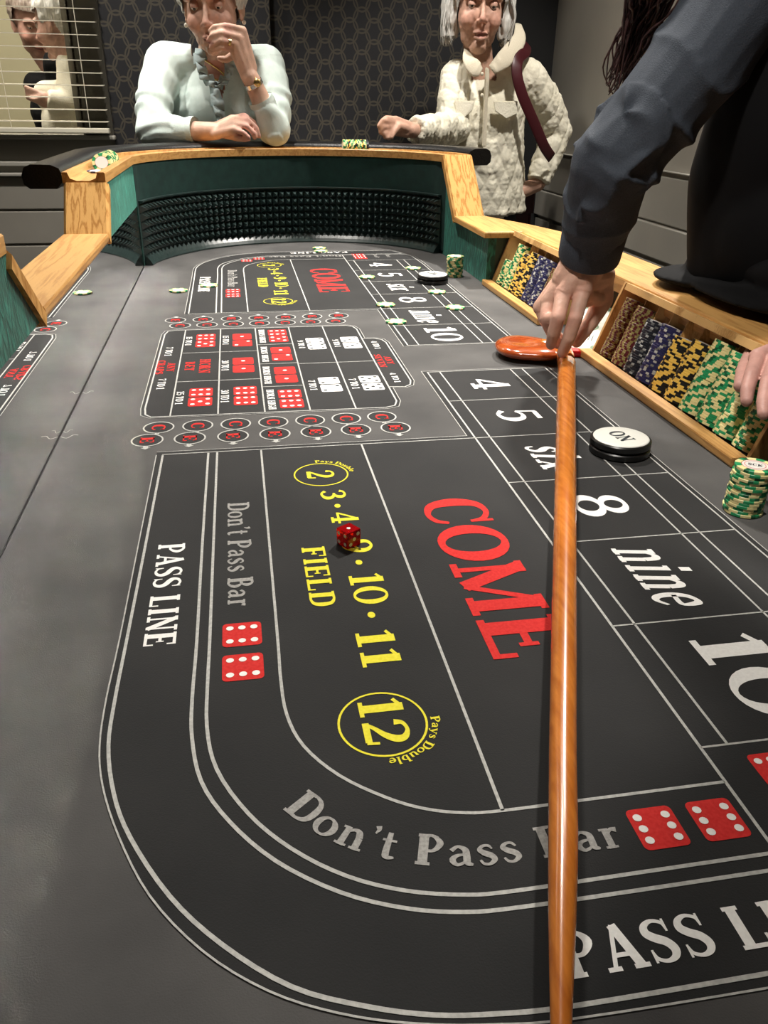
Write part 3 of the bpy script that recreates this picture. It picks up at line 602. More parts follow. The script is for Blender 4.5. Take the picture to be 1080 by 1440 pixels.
# mirror, velvet, rubber, rails --------------------------------------------------
mb = MB(); mb.box((-.254, YC - 2.258, 0.0), (-.248, 2.258, .150)); mb.obj('mirror_panel', M['mirror'], table, label='long low mirror along the left side')
mb = MB(); mb.box((-.2478, YC - 2.30, 0.0001), (-.2466, 2.30, .0012)); mb.obj('mirror_seam', M['black'], table)
for x0, y0, l, w_ in ((-.2465, 1.222, .016, .0010), (-.2465, 1.040, .022, .0012), (-.2465, 1.06, .012, .0006)):
    vs, fs = ribbon(crom([(x0, y0), (x0 + l * .4, y0 - .006), (x0 + l * .7, y0 + .004), (x0 + l, y0 + .003)], 5), [w_] * 16); MB().add([(x, y, .0005) for x, y in vs], fs).obj('felt_scuff', M['line'], table)
mb = MB(); mb.box((-.300, .40, -.10), (-.2545, 2.27, .150)); mb.obj('side_board', M['blackwood'], table)
for far in (False, True):
    fl = (lambda p: p) if far else flip
    # green velvet above the mirror and at its end
    mb = MB()
    def yz(y): return y if far else YC - y
    def vbox(x0, x1, ya, yb, z0, z1):
        a, b = sorted((yz(ya), yz(yb))); mb.box((x0, a, z0), (x1, b, z1))
    pyz = [((1.672, .1505), (2.272, .1505), (2.272, .249), (1.752, .249)), ((1.610, .1505), (2.272, .1505), (2.272, .249), (1.714, .249))][0 if far else 1]; mb.prism(pyz, lambda u, v, t: (t, yz(u), v), -.262, -.247); vbox(-.262, -.2465, 2.258, 2.30, .0, .1505)
    mb.obj('velvet_panel', M['velvet'], table, label='crushed green velvet panel over the mirror')
    bm = bmesh.new(); bm.from_mesh(table.children[-1].data); bmesh.ops.recalc_face_normals(bm, faces=bm.faces); bm.to_mesh(table.children[-1].data); bm.free()
    mb = MB(); vbox(.592, .612, 1.93, 2.42, .0, .116); mb.prism(((2.212, .116), (2.42, .116), (2.42, .249), (2.352, .249)), lambda u, v, t: (t, yz(u), v), .592, .612)
    mb.obj('velvet_panel', M['velvet'], table, label='crushed green velvet panel beside the dealers')
    mb = MB(); w_ = offset2(FP, .013); w_ = [(-.2465, 2.258)] + w_ + [(.594, 2.365)]; sweep(mb, fl(w_), [(0, .01), (.02, .01), (.02, .249), (0, .249)]); autosmooth(mb.obj('end_wall_lining', M['velvetdark'], table))
    # pyramid rubber bumper
    mb = MB(); p = fl(FP)
    back = .010
    sweep(mb, p, [(-.007, .001), (.0138, .001), (.0138, .161), (.001, .161), (.001, .158), (.0125, .151), (.0125, .028), (.004, .020), (-.002, .012), (-.007, .004)])
    L = [0]
    for a, b in zip(p, p[1:]): L.append(L[-1] + math.hypot(b[0] - a[0], b[1] - a[1]))
    pitch = .0192; npy = int(L[-1] / pitch)
    def at(d):
        i = 0
        while i < len(L) - 2 and L[i + 1] < d: i += 1
        t = (d - L[i]) / (L[i + 1] - L[i]); a, b = p[i], p[i + 1]; tx, ty = b[0] - a[0], b[1] - a[1]; l = math.hypot(tx, ty)
        return Vector((a[0] + tx * t, a[1] + ty * t, 0)), Vector((-ty / l, tx / l, 0))
    rows = 6; h0, h1 = .027, .151; rh = (h1 - h0) / rows
    for r in range(rows):
        for k in range(npy):
            a, na = at(k * L[-1] / npy); b, nb = at((k + 1) * L[-1] / npy); c, nc = at((k + .5) * L[-1] / npy)
            z0, z1 = h0 + r * rh, h0 + (r + 1) * rh; e = .0122
            vs = [a + na * e + Vector((0, 0, z0)), b + nb * e + Vector((0, 0, z0)), b + nb * e + Vector((0, 0, z1)), a + na * e + Vector((0, 0, z1)), c - nc * .0075 + Vector((0, 0, (z0 + z1) / 2))]
            mb.add(vs, [(0, 1, 4), (1, 2, 4), (2, 3, 4), (3, 0, 4)])
    o = mb.obj('rubber_bumper', M['rubber'], table, label='black green rubber bumper moulded in rows of pyramids')
    bm = bmesh.new(); bm.from_mesh(o.data); bm.normal_update(); bm.to_mesh(o.data); bm.free()
    # oak rail with chip groove, then padded arm rest
    rp = [(-.246, 1.755 if far else 1.718), (-.246, 1.9), (-.246, 2.1), (-.245, 2.26)] + offset2(FP, .010)[4:-4] + [(.582, 2.37)]
    rp = fl(rp)
    mb = MB(); sweep(mb, rp, [(0, .248), (.080, .248), (.080, .268), (.070, .268), (.066, .257), (.054, .2525), (.030, .2525), (.018, .257), (.014, .268), (.002, .268), (0, .266)])
    autosmooth(mb.obj('oak_rail', M['oak_y'], table), 30)
    mb = MB(); sweep(mb, rp, [(.081, .250), (.092, .238), (.142, .238), (.152, .246), (.154, .262), (.148, .276), (.135, .282), (.098, .281), (.084, .275), (.081, .268)])
    autosmooth(mb.obj('arm_pad', M['leather'], table, label='black padded leather arm rest'), 50)
    mb = MB(); sweep(mb, rp, [(.030, -.10), (.070, -.10), (.070, .247), (.030, .247)]); autosmooth(mb.obj('outer_wall', M['blackwood'], table))
    # oak posts stepping down to the low ledges
    def plank(x0, x1, yb, zb, yt, zt, th):
        m2 = MB(); a = Vector((0, yz(yb), zb)); b = Vector((0, yz(yt), zt)); d = (b - a).normalized(); nrm = Vector((0, -d.z, d.y));
        if nrm.y > 0: nrm = -nrm
        if not far: nrm = -nrm
        pts = [a, b, b - nrm * th, a - nrm * th]; r = .005
        vs = []
        for x in (x0, x0 + r, x1 - r, x1):
            ins = r if x in (x0, x1) else 0
            vs += [Vector((x, p_.y, p_.z)) - (nrm * ins if j < 2 else Vector((0, 0, 0))) for j, p_ in enumerate(pts)]
        fs = [(3, 2, 1, 0), (12, 13, 14, 15)]
        for k in range(3):
            for j in range(4): fs.append((k * 4 + j, k * 4 + (j + 1) % 4, k * 4 + 4 + (j + 1) % 4, k * 4 + 4 + j))
        m2.add(vs, fs); o = m2.obj('oak_post', M['oak_z'], table)
        bm = bmesh.new(); bm.from_mesh(o.data); bmesh.ops.recalc_face_normals(bm, faces=bm.faces); bm.to_mesh(o.data); bm.free(); return o
    plank(-.325, -.241, *((1.668, .160, 1.752) if far else (1.605, .160, 1.715)), .250, .022)
    plank(.578, .662, 2.205, .125, 2.368, .268, .024)
# low oak ledge over the mirror
mb = MB(); mb.box((-.325, YC - 1.612, .151), (-.242, 1.672, .166), bev=.004); mb.obj('low_ledge', M['oak_y'], table, label='low oak ledge along the stick side')
# dealer ledge
dl = [(.578, 2.215), (.578, 1.915), (.668, 1.915), (.668, YC - 1.915), (.578, YC - 1.915), (.578, YC - 2.215), (.662, YC - 2.215), (.72, .60), (.790, .78), (.790, 1.83), (.735, 2.03), (.662, 2.215)]
mb = MB(); n = len(dl)
vs = [(x, y, .112) for x, y in dl] + [(x, y, .126) for x, y in dl]
cen = (.66, YC / 2); top = []
mb.add(vs, [tuple(range(n))[::-1], tuple(range(n, 2 * n))] + [(i, (i + 1) % n, n + (i + 1) % n, n + i) for i in range(n)])
o = mb.obj('dealer_ledge', M['oak_y'], table, label='oak ledge in front of the dealers')
bm = bmesh.new(); bm.from_mesh(o.data); bmesh.ops.recalc_face_normals(bm, faces=bm.faces)
bmesh.ops.bevel(bm, geom=[e for e in bm.edges if all(v.co.z > .12 for v in e.verts)], offset=.004, segments=2, affect='EDGES', profile=.5)
bmesh.ops.triangulate(bm, faces=[f for f in bm.faces if len(f.verts) > 4]); bm.to_mesh(o.data); bm.free()
mb = MB(); mb.box((.672, YC - 1.925, .096), (.688, 1.925, .1115)); mb.obj('ledge_apron', M['oak_y'], table)
mb = MB(); mb.box((.70, .60, -.10), (.72, 2.07, .1115)); mb.box((.594, 1.932, .0), (.72, 1.95, .111)); mb.box((.594, YC - 1.95, .0), (.72, YC - 1.932, .111)); mb.obj('side_board', M['blackwood'], table)
mb = MB(); mb.box((-.20, .35, -.12), (.62, 2.32, -.031)); mb.obj('under_frame', M['blackwood'], table)
for x in (-.12, .54):
    for y in (.45, 1.335, 2.22):
        mb = MB(); mb.lathe([(.0, -.74), (.05, -.74), (.05, -.70), (.03, -.68), (.045, -.5), (.05, -.3), (.035, -.2), (.05, -.12)], (x, y, 0), 20); mb.obj('leg', M['blackwood'], table, smooth=True)

# ------------------------------------------------------------------ chips
CHIPC = {'green': ((.02, .30, .11), (.86, .75, .36), 'green and cream'), 'yellow': ((.90, .58, .11), (.012, .012, .012), 'yellow and black'),
         'navy': ((.022, .022, .085), (.50, .50, .46), 'navy and white'), 'black': ((.012, .014, .022), (.34, .35, .34), 'black and grey'), 'maroon': ((.10, .012, .016), (.27, .22, .075), 'maroon and olive')}
CT = .0033; CR = .0208
chip_mesh = {}
for nm, (c1, c2, _) in CHIPC.items():
    m1 = mat('chip ' + nm, c1, .38); m2 = mat('chip spot ' + nm, c2, .38); m3 = mat('chip dark ' + nm, tuple(q * .35 for q in (c1 if nm == 'green' else c2)), .4)
    m4 = mat('chip inlay ' + nm, (.78, .77, .72), .4); m5 = mat('chip ring ' + nm, (.5, .05, .04), .4)
    for var in range(3):
        seg = 24
        pat = ([1, 1, 0, 0, 1, 1, 2, 0, 1, 1, 0, 2, 1, 1, 0, 0, 1, 1, 0, 0, 1, 1, 2, 0] if nm == 'green' else [0, 0, 1, 1, 0, 0, 0, 1, 1, 0, 0, 1, 1, 1, 0, 0, 1, 1, 0, 0, 0, 1, 1, 0] if nm == 'yellow' else [0, 0, 0, 1, 0, 0, 1, 0, 0, 0, 2, 0] * 2 if nm in ('navy', 'black') else [0, 1] * 12)
        def pk(k, pat=pat, var=var): return pat[(k + var * 7) % 24]
        b = .0004
        mb = MB(); mb.lathe([(0, 0), (CR - .007, 0), (CR - b, 0), (CR, b), (CR, CT - b), (CR - b, CT), (CR - .0065, CT), (CR - .0072, CT), (0, CT)], seg=seg, mi=[3, pk, pk, pk, pk, pk, 4, 3])
        chip_mesh[nm, var] = mb.mesh('poker_chip', [m1, m2, m3, m4, m5])
def chip(nm, T, label, group=None):
    o = bpy.data.objects.new('poker_chip', chip_mesh[nm, random.randrange(3)]); link(o); o.matrix_world = T
    o['label'] = label; o['category'] = 'poker chip'
    if group: o['group'] = group
    return o
REST = []
_O1 = ['', 'first', 'second', 'third', 'fourth', 'fifth', 'sixth', 'seventh', 'eighth', 'ninth', 'tenth', 'eleventh', 'twelfth', 'thirteenth', 'fourteenth', 'fifteenth', 'sixteenth', 'seventeenth', 'eighteenth', 'nineteenth']
def ordn(k): return _O1[k] if k < 20 else ('twentieth' if k == 20 else 'twenty-' + _O1[k - 20] if k < 30 else 'thirtieth' if k == 30 else 'thirty-' + _O1[k - 30])
FLAT = [(-.142, 1.933, 'flat green and cream chip alone on grey felt left of the far PASS LINE'),
        (-.074, 1.984, 'flat green and cream chip lying on the far PASS LINE letters'),
        (.241, 2.497, 'green and cream chip flat on felt closest to the pyramid bumper'),
        (.240, 2.444, 'green and cream chip flat over the upside-down far PASS LINE words'),
        (.316, 2.045, 'green and cream chip beside the far red COME letters, on the double line'),
        (.310, 1.737, 'green and cream chip between far COME corner and the far number 8'),
        (.305, 1.586, 'green and cream chip at the line corner left of the far 10'),
        (.457, 2.151, 'green and cream chip on the double line right of the far 4 and 5'),
        (.452, 1.853, 'green and cream chip just in front of the far puck'),
        (.455, 1.694, 'green and cream chip on the double line right of the far nine')]
for x, y, lb in FLAT: chip('green', Matrix.Translation((x, y, .0009)) @ Matrix.Rotation(random.uniform(0, 6), 4, 'Z'), lb)
def stack(x, y, n, label, group):
    for k in range(n):
        oc = chip('green', Matrix.Translation((x + random.gauss(0, .0006) + (.0012 if k > n * .6 else 0), y + random.gauss(0, .0006), .0009 + k * (CT + .0001))) @ Matrix.Rotation(random.uniform(0, 6), 4, 'Z'), ('topmost ' if k == n - 1 else ordn(n - k) + '-from-top ') + label, group)
    oc.matrix_world = Matrix.Translation(oc.matrix_world.translation) @ Matrix.Rotation(math.radians(-35), 4, 'Z'); chip_text(oc)
def chip_text(oc):
    polys, W = text_polys('SCK'); mb = MB()
    for vs, fs in polys: mb.add([(-.0075 + .015 * a / W, -.0030 + .006 * b, CT + .0003) for a, b in vs], fs)
    mb.obj('lettering', M['darkink'], oc)
    vs, fs = ribbon([(.0108 * math.cos(2 * PI * t / 32), .0108 * math.sin(2 * PI * t / 32)) for t in range(32)], .0008, True)
    MB().add([(x, y, CT + .0003) for x, y in vs], fs).obj('printed_ring', M['pinkink'], oc)
stack(.5325, .7110, 16, 'green and cream chip in the upright stack beside the near rack corner', 'green chips stacked at the near rack corner')
for k in range(15): REST.append(('green', Matrix.Translation((.5415 + random.gauss(0, .0006), 2.040 + random.gauss(0, .0006), .0009 + k * (CT + .0001))) @ Matrix.Rotation(random.uniform(0, 6), 4, 'Z')))
# racks
SLX, SLZ = .345, .9386      # slope direction up the rack
def rack(y_hi, cols, label, lens, colors):
    t = thing('chip_rack', label, 'chip rack', (0, 0, 0)); P_ = .0465; n = len(colors); y_lo = y_hi - n * P_ - .012
    B = Vector((.6075, 0, .004)); S = Vector((SLX, 0, SLZ)); N = Vector((-SLZ, 0, SLX)); LEN = .120
    R_ = .0220
    mb = MB(); rowsP = []
    # scalloped bed profile in (y, depth) with depth along -N
    prof = [(y_hi, .0)]
    for k in range(n):
        yc = y_hi - .006 - (k + .5) * P_
        for j in range(13):
            a = PI * j / 12; prof.append((yc + R_ * math.cos(a), .0175 + R_ * math.sin(a) * .95))
    prof.append((y_lo, .0)); m = len(prof)
    for s in (.0, LEN):
        for y, d in prof: rowsP.append(B + S * s - N * d + Vector((0, y, 0)))
    mb.add(rowsP, [(j, j + 1, m + j + 1, m + j) for j in range(m - 1)])
    o = mb.obj('trough_bed', M['oak_rack'], t, smooth=False); autosmooth(o, 35)
    # head block with arched mouths
    mb = MB(); vs = []; dep = .045
    for s, dd in ((LEN, None), (LEN, 1)):
        for y, d in prof: vs.append(B + S * s - N * (d if dd is None else 0) + Vector((0, y, 0)))
    mb.add(vs, [(j, j + 1, m + j + 1, m + j) for j in range(m - 1)])
    o = mb.obj('trough_arch', M['oak_rack'], t)
    mb = MB()
    T = Matrix(((S.x, 0, N.x, B.x), (0, 1, 0, 0), (S.z, 0, N.z, B.z), (0, 0, 0, 1)))
    mb.box((LEN, y_lo, -.040), (LEN + .012, y_hi, .0015), T=T, bev=.0015); mb.obj('head_rail', M['oak_rack'], t)
    mb = MB(); mb.box((-.003, y_hi, -.041), (LEN + .012, y_hi + .007, .003), T=T, bev=.0012); mb.obj('side_cheek', M['oak_rack'], t)
    mb = MB(); mb.box((-.003, y_lo - .007, -.041), (LEN + .012, y_lo, .003), T=T, bev=.0012); mb.obj('side_cheek', M['oak_rack'], t)
    mb = MB(); mb.box((.583, y_lo - .008, .001), (.6045, y_hi + .010, .0135), bev=.002); mb.obj('front_lip', M['oak_y'], t)
    mb = MB(); mb.box((0, y_lo, -.050), (LEN + .008, y_hi, -.042), T=T); mb.obj('back_board', M['oak_rack'], t)
    Z = S.to_track_quat('Z', 'Y').to_matrix().to_4x4()
    for k, (c, ln_) in enumerate(zip(colors, lens)):
        yc = y_hi - .006 - (k + .5) * P_; s = .0085
        nn = int((ln_ - .0085) / (CT + .00012))
        for i in range(nn):
            p = B + S * s - N * (.0175 + random.uniform(-.0005, .0005)) + Vector((0, yc + random.uniform(-.0005, .0005), 0))
            T2 = Matrix.Translation(p) @ Z @ Matrix.Rotation(random.uniform(0, 6.28), 4, 'Z')
            s += CT + .00012
            if REST is not None and label.startswith('tilted oak chip rack beyond'): REST.append((c, T2)); continue
            q_ = nn - i
            chip(c, T2, ('topmost ' if q_ == 1 else ordn(q_) + '-from-top ') + cols[k], cols[k].replace('chip ', 'chips ', 1))
    return t
ORD = ['first', 'second', 'third', 'fourth', 'fifth', 'sixth', 'seventh', 'eighth', 'ninth', 'tenth']
c1 = ['green', 'green', 'yellow', 'yellow', 'navy', 'navy', 'maroon', 'maroon']
c2 = ['maroon', 'maroon', 'black', 'navy', 'yellow', 'yellow', 'green', 'green', 'green', 'green']
rack(1.922, ['%s chip in the beyond rack column %s' % (CHIPC[c][2], ORD[i]) for i, c in enumerate(c1)], 'tilted oak chip rack beyond the hand, next to the velvet end panel', [.070, .112, .100, .108, .108, .108, .1, .1], c1)
rack(1.305, ["%s chip in the closer rack's %s column from the banknotes" % (CHIPC[c][2], ORD[i]) for i, c in enumerate(c2)], 'tilted oak chip rack closer to the viewer, beside the banknotes', [.114, .109, .100, .104, .094, .104, .115, .112, .110, .078], c2)
# fanned chips in the rail groove, left end
for k in range(14):
    p = Vector((-.284, 2.005 + k * .0105, .268))
    T = Matrix.Translation(p) @ Matrix.Rotation(math.radians(8), 4, 'Y') @ Matrix.Rotation(math.radians(58 + random.uniform(-2, 2)), 4, 'X') @ Matrix.Rotation(random.uniform(0, 6), 4, 'Z')
    chip('green', T, ('foremost ' if k == 0 else ordn(k + 1) + '-from-front ') + 'green and cream chip leaning in the left rail groove above the velvet', 'green chips fanned in the left rail groove')
o = chip('navy', Matrix.Translation((-.289, 1.950, .2535)) @ Matrix.Rotation(math.radians(3), 4, 'X'), 'dark chip lying flat in the left rail groove before the green chips')
for k in range(22):
    x = .335 + k * (CT + .0002); y = 2.665 - .10 * (x - .33)
    nm = 'green' if k % 6 < 4 else 'yellow'
    if k > 19: nm = 'black'
    T = Matrix.Translation((x, y, .2715)) @ Matrix.Rotation(math.radians(90), 4, 'Y') @ Matrix.Rotation(random.uniform(0, 6), 4, 'Z')
    REST.append((nm, T))
def rest_chips():
    mats = []; mb = MB(); 
    for nm, T in REST:
        me = chip_mesh[nm, random.randrange(3)]
        if me.materials[0] not in mats: mats += list(me.materials)
        b = mats.index(me.materials[0]); n0 = len(mb.v)
        mb.v += [tuple(T @ v.co) for v in me.vertices]
        for p in me.polygons: mb.f.append(tuple(n0 + i for i in p.vertices)); mb.m.append(b + p.material_index)
    o = mb.obj('chip_mass', mats); tag(o, 'small stacked poker chips in the rack beyond the hand, behind the far puck and on the far rail', 'poker chips'); o['kind'] = 'stuff'
rest_chips()

# pucks
def puck(x, y, z, up, label, rot):
    t = thing('puck', label, 'puck', (x, y, z), (0, 0, rot))
    MB().lathe([(0, 0), (.0365, 0), (.0382, .0015), (.0382, .0075), (.0368, .0090), (.0352, .0090)], seg=48).obj('rim', M['black'], t, smooth=False)
    MB().lathe([(.0352, .0090), (.0346, .0098), (.033, .0103), (0, .0104)], seg=48).obj('face', M['puckwhite'] if up else M['black'], t, smooth=True)
    if up:
        polys, W = text_polys('ON'); mb = MB()
        for vs, fs in polys: mb.add([(-.0165 + .033 * a / W, -.0105 + .021 * b, .0107) for a, b in vs], fs)
        mb.obj('lettering', M['darkink'], t, label='black ON lettering')
    for c in t.children:
        if c.name.startswith('rim'): autosmooth(c, 35)
    return t
puck(.4672, .889, .0009, False, 'black puck under the near white ON puck', 0); puck(.4672, .889, .0115, True, 'white round ON puck beside the near six box', math.radians(-78))
puck(.4690, 1.972, .0009, False, 'black puck under the far white puck', 0); puck(.4690, 1.972, .0115, True, 'white round ON puck by the far chip stack', math.radians(-78))

# die
die = thing('die', 'translucent red die lying on the yellow field numbers', 'die', (.0905, .7005, .0009), (0, 0, math.radians(33)))
mb = MB(); h = .0088; mb.box((-h, -h, 0), (h, h, 2 * h), bev=.0008)
mr = mat('translucent red', (.92, .015, .02), .03, Transmission_Weight=.72, IOR=1.3); mb.obj('body', mr, die)
mb = MB()
def pip(c, nrm, r=.0021):
    n_ = Vector(nrm); a = n_.orthogonal().normalized(); b = n_.cross(a); c = Vector(c) + n_ * .00012
    mb.add([c + a * (r * math.cos(2 * PI * t / 12)) + b * (r * math.sin(2 * PI * t / 12)) for t in range(12)], [tuple(range(12))])
q = .0048
pip((0, 0, 2 * h), (0, 0, 1))
for a in (-q, 0, q): pip((a, -h, h + a), (0, -1, 0))
for a in (-q, q):
    for b in (-q, q): pip((h, a, h + b), (1, 0, 0)); pip((-h, a, h + b), (-1, 0, 0))
for a in (-q, 0, q): pip((-a, h, h + a), (0, 1, 0))
mb.obj('pip', M['puckwhite'], die, label='white pips')

# stick -------------------------------------------------------------
stk = thing('dice_stick', 'long varnished orange wooden dice stick held by the hand', 'dice stick')
ctl = [((797, 512), .0185, 25), ((796, 600), .021, 28), ((795, 700), .024, 31), ((793, 900), .028, 36), ((791.5, 1050), .030, 39), ((792, 1180), .031, 42), ((790.5, 1300), .031, 39), ((789, 1440), .031, 31), ((787, 1600), .031, 27)]
pts = []; rad = []
for (u, v), z, wpx in ctl:
    p = onZ(u, v, z); dpt = (p - CAM).dot(_w); pts.append(tuple(p)); rad.append(wpx * dpt / FPX / 2)
q = crom([(*p, r) for p, r in zip(pts, rad)], 8)
MB().tube([p[:3] for p in q], [p[3] for p in q], 20).obj('shaft', M['stick'], stk, smooth=True)
# hooked head: flattened paddle with a dished top
hc = Vector((.484, 1.325, .0)); a0 = Vector((1, -.18, 0)).normalized(); b0 = Vector((.18, 1, 0)).normalized()
mb = MB(); NU, NV = 40, 18; vs = []
for j in range(NV + 1):
    ph = -PI / 2 + PI * j / NV
    for i in range(NU):
        th = 2 * PI * i / NU; ce = math.cos(ph); sz = math.sin(ph)
        ex = .064 if math.cos(th) > 0 else .050
        x = ex * math.copysign(abs(math.cos(th)) ** .9, math.cos(th)) * ce ** .75 if ce > 1e-6 else 0
        y = .058 * math.copysign(abs(math.sin(th)) ** .9, math.sin(th)) * ce ** .75 if ce > 1e-6 else 0
        z = .0165 + .0155 * sz
        if sz > 0: z -= .008 * math.exp(-((x + .004) ** 2 + (y * .8) ** 2) / .0009)
        if x > 0: y -= x * .35
        vs.append(hc + a0 * x + b0 * y + Vector((0, 0, z)))
fs = [(j * NU + i, j * NU + (i + 1) % NU, (j + 1) * NU + (i + 1) % NU, (j + 1) * NU + i) for j in range(NV) for i in range(NU)]
mb.add(vs, fs).obj('hook_head', M['stickhead'], stk, smooth=True)
mb = MB().tube(crom([(.515, 1.318, .017), (.535, 1.300, .018), (.537, 1.268, .0185), (.524, 1.225, .0185)], 5), .0147, 16); mb.obj('neck', M['stick'], stk, smooth=True)

# banknotes and red paddle ------------------------------------------
for k, (dx, dy, rz) in enumerate(((0, 0, 0), (.004, -.003, .05), (.0, .004, -.04))):
    t = thing('banknote', ['topmost white paper banknote beside the closer chip rack', 'middle white banknote of the three under the hand', 'bottom white banknote of the three under the hand'][k], 'banknote', (.630 + dx, 1.385 + dy, .0325 - k * .0022), (0, math.radians(-14), math.radians(56) + rz), group='banknotes beside the closer rack')
    def zz(x, y): return .004 * math.sin(x * 30)
    mb = MB(); nx = 16
    vs = [(-.078 + .156 * i / nx, y, zz(-.078 + .156 * i / nx, y) + dz) for dz in (0, .0006) for y in (-.033, .033) for i in range(nx + 1)]
    W_ = nx + 1; fs = []
    for i in range(nx): fs += [(i + W_, i + 1 + W_, i + 1, i), (2 * W_ + i, 2 * W_ + i + 1, 3 * W_ + i + 1, 3 * W_ + i), (i, i + 1, 2 * W_ + i + 1, 2 * W_ + i), (W_ + i + 1, W_ + i, 3 * W_ + i, 3 * W_ + i + 1)]
    fs += [(0, 2 * W_, 3 * W_, W_), (nx, W_ + nx, 3 * W_ + nx, 2 * W_ + nx)]
    mb.add(vs, fs).obj('paper', M['paper'], t)
    def deco(cx, cy, rx, ry, m, nm='printed_mark'):
        mb = MB(); pts_ = [(cx + rx * math.cos(2 * PI * i / 20), cy + ry * math.sin(2 * PI * i / 20)) for i in range(20)]
        mb.add([(x, y, zz(x, y) + .0011) for x, y in pts_], [tuple(range(20))]).obj(nm, M[m], t)
    if k == 0:
        deco(0, 0, .013, .017, 'greenink'); deco(0.001, .001, .010, .013, 'pinkink'); deco(-.004, .008, .008, .006, 'darkink')
        for sx in (-1, 1):
            for sy in (-1, 1): deco(sx * .068, sy * .024, .008, .007, 'greenink')
        for i in range(5):
            for sx in (-1, 1):
                x = sx * .036; y = -.014 + i * .006; mb = MB(); mb.add([(x - .010, y, zz(x, y) + .0013), (x + .010, y, zz(x, y) + .0013), (x + .010, y + .0012, zz(x, y) + .0013), (x - .010, y + .0012, zz(x, y) + .0013)], [(0, 1, 2, 3)]).obj('printed_mark', M['darkink'], t)
mb = MB(); mb.box((-.03, -.012, 0), (.03, .012, .010), bev=.003); o = mb.obj('bill_paddle', M['redplastic']); o.location = (.575, 1.318, .001); o.rotation_euler = (0, 0, math.radians(-20)); tag(o, 'small red plastic paddle under the banknotes by the stick head', 'paddle')

# ------------------------------------------------------------------ the room
FL = -.74; WY = 3.55; WX = 1.30; LX = -2.4; BY = -2.2; RX = 2.6
def sbox(name, a, b, m, parent=None, kind=True, **k):
    o = MB().box(a, b, **k).obj(name, m, parent)
    if kind and not parent: struct(o)
    return o
sbox('floor', (LX - .1, BY - .1, FL - .05), (RX, 6.2, FL), M['floor'])
sbox('ceiling', (LX - .1, BY - .1, CEIL), (RX, 6.2, CEIL + .05), M['ceiling'])
# far wall: panelled dado and window on the left, wallpaper from x=-.43 to 1.02, black curtain to the corner
WL0, WL1, WB, WT = -1.9, -.555, .285, 1.25       # window opening
wf = sbox('wall_far', (LX, WY, FL), (-.44, WY + .12, .155), M['taupe'])
for a, b in (((LX, WY, .155), (WL0, WY + .12, CEIL)), ((WL0, WY, .155), (WL1, WY + .12, WB - .02)), ((WL0, WY, WT), (WL1, WY + .12, CEIL)), ((WL1, WY, .155), (-.44, WY + .12, CEIL))):
    sbox('wall_section', a, b, M['taupe'], wf)
for k, z in enumerate((-.74, -.63, -.5, -.37, -.24, -.135, -.005)):
    z1 = (-.63, -.5, -.37, -.24, -.135, -.005, .120)[k]
    MB().box((LX, WY - .012, z + .004), (-.44, WY, z1 - .004), bev=.003).obj('board', M['taupe'], wf)
MB().box((LX, WY - .030, .120), (-.44, WY, .132), bev=.003).obj('trim', M['taupelight'], wf); MB().box((LX, WY - .02, .155), (-.44, WY, .172), bev=.003).obj('trim', M['taupelight'], wf)
MB().box((WL0 - .02, WY - .04, WB - .035), (WL1 + .12, WY + .02, WB - .02), bev=.004).obj('window_sill', M['taupelight'], wf)
# window
win = thing('window_1', 'window with a white slatted blind', 'window'); win['kind'] = 'structure'; del win['category']
MB().box((WL0, WY + .03, WB), (WL1, WY + .034, WT)).obj('pane', M['glass'], win)
MB().box((WL1 - .0, WY + .0, WB), (WL1 + .008, WY + .12, WT)).obj('jamb', M['shadetaupe'], win)
MB().box((WL1 - .022, WY + .015, WB), (WL1, WY + .05, WT)).obj('window_frame', M['taupe'], win)
MB().box((WL1 + .008, WY - .004, WB - .02), (-.445, WY, WT + .1)).obj('shaded_reveal', M['shadetaupe'], win)  # dark strip for the window reveal in shadow, shade put into its colour
# blind
bl = thing('venetian_blind', 'white venetian blind with open slats hanging before the window', 'blind')
sp = .0405; z = WB + .028; k = 0
slat_me = None
BX0, BX1 = WL0 - .02, -.452
for k in range(25):
    zz_ = z + sp * k
    mb = MB(); mb.box((BX0, -.021, -.0012), (BX1, .021, .0012))
    if slat_me is None: slat_me = mb.mesh('slat', M['blind'])
    o = bpy.data.objects.new('slat', slat_me); link(o, bl); o.location = (0, WY - .035, zz_); o.rotation_euler = (math.radians(3), 0, 0)
MB().box((BX0, WY - .058, WB - .012), (BX1, WY - .014, WB + .006), bev=.003).obj('bottom_rail', M['blind'], bl)
MB().box((BX0, WY - .058, z + sp * 25), (BX1, WY - .010, z + sp * 25 + .05)).obj('head_rail', M['blind'], bl)
for x in (-.80, -.52, -1.3): MB().tube([(x, WY - .057, WB), (x, WY - .057, z + sp * 25)], .0012, 6).obj('cord', M['blind'], bl)
# wallpaper wall with a shallow projection
wp = sbox('wall_back', (-.44, WY - .01, FL), (1.04, WY + .12, CEIL), M['wallpaper'])
sbox('wall_projection', (-.16, WY - .07, FL), (.172, WY - .01, CEIL), M['wallpaper'], wp)
MB().box((1.04, WY - .02, FL), (WX, WY + .12, CEIL)).obj('wall_recess', M['curtain'], wp)
# right wall with grooved boards
wr = sbox('wall_right', (WX, BY, FL), (WX + .1, WY + .1, CEIL), M['taupelight'])
for z0, z1, d in ((-.74, -.50, .012), (-.49, -.27, .012), (-.26, -.045, .012), (-.030, .068, .020), (.074, .205, .012), (.218, .222, .02)):
    MB().box((WX - d, BY, z0), (WX, WY, z1), bev=.003).obj('board', M['taupelight'], wr)
sbox('wall_left', (LX - .1, BY, FL), (LX, 6.2, CEIL), M['taupe'])
sbox('wall_near', (LX, BY - .1, FL), (RX, BY, CEIL), M['taupe'])
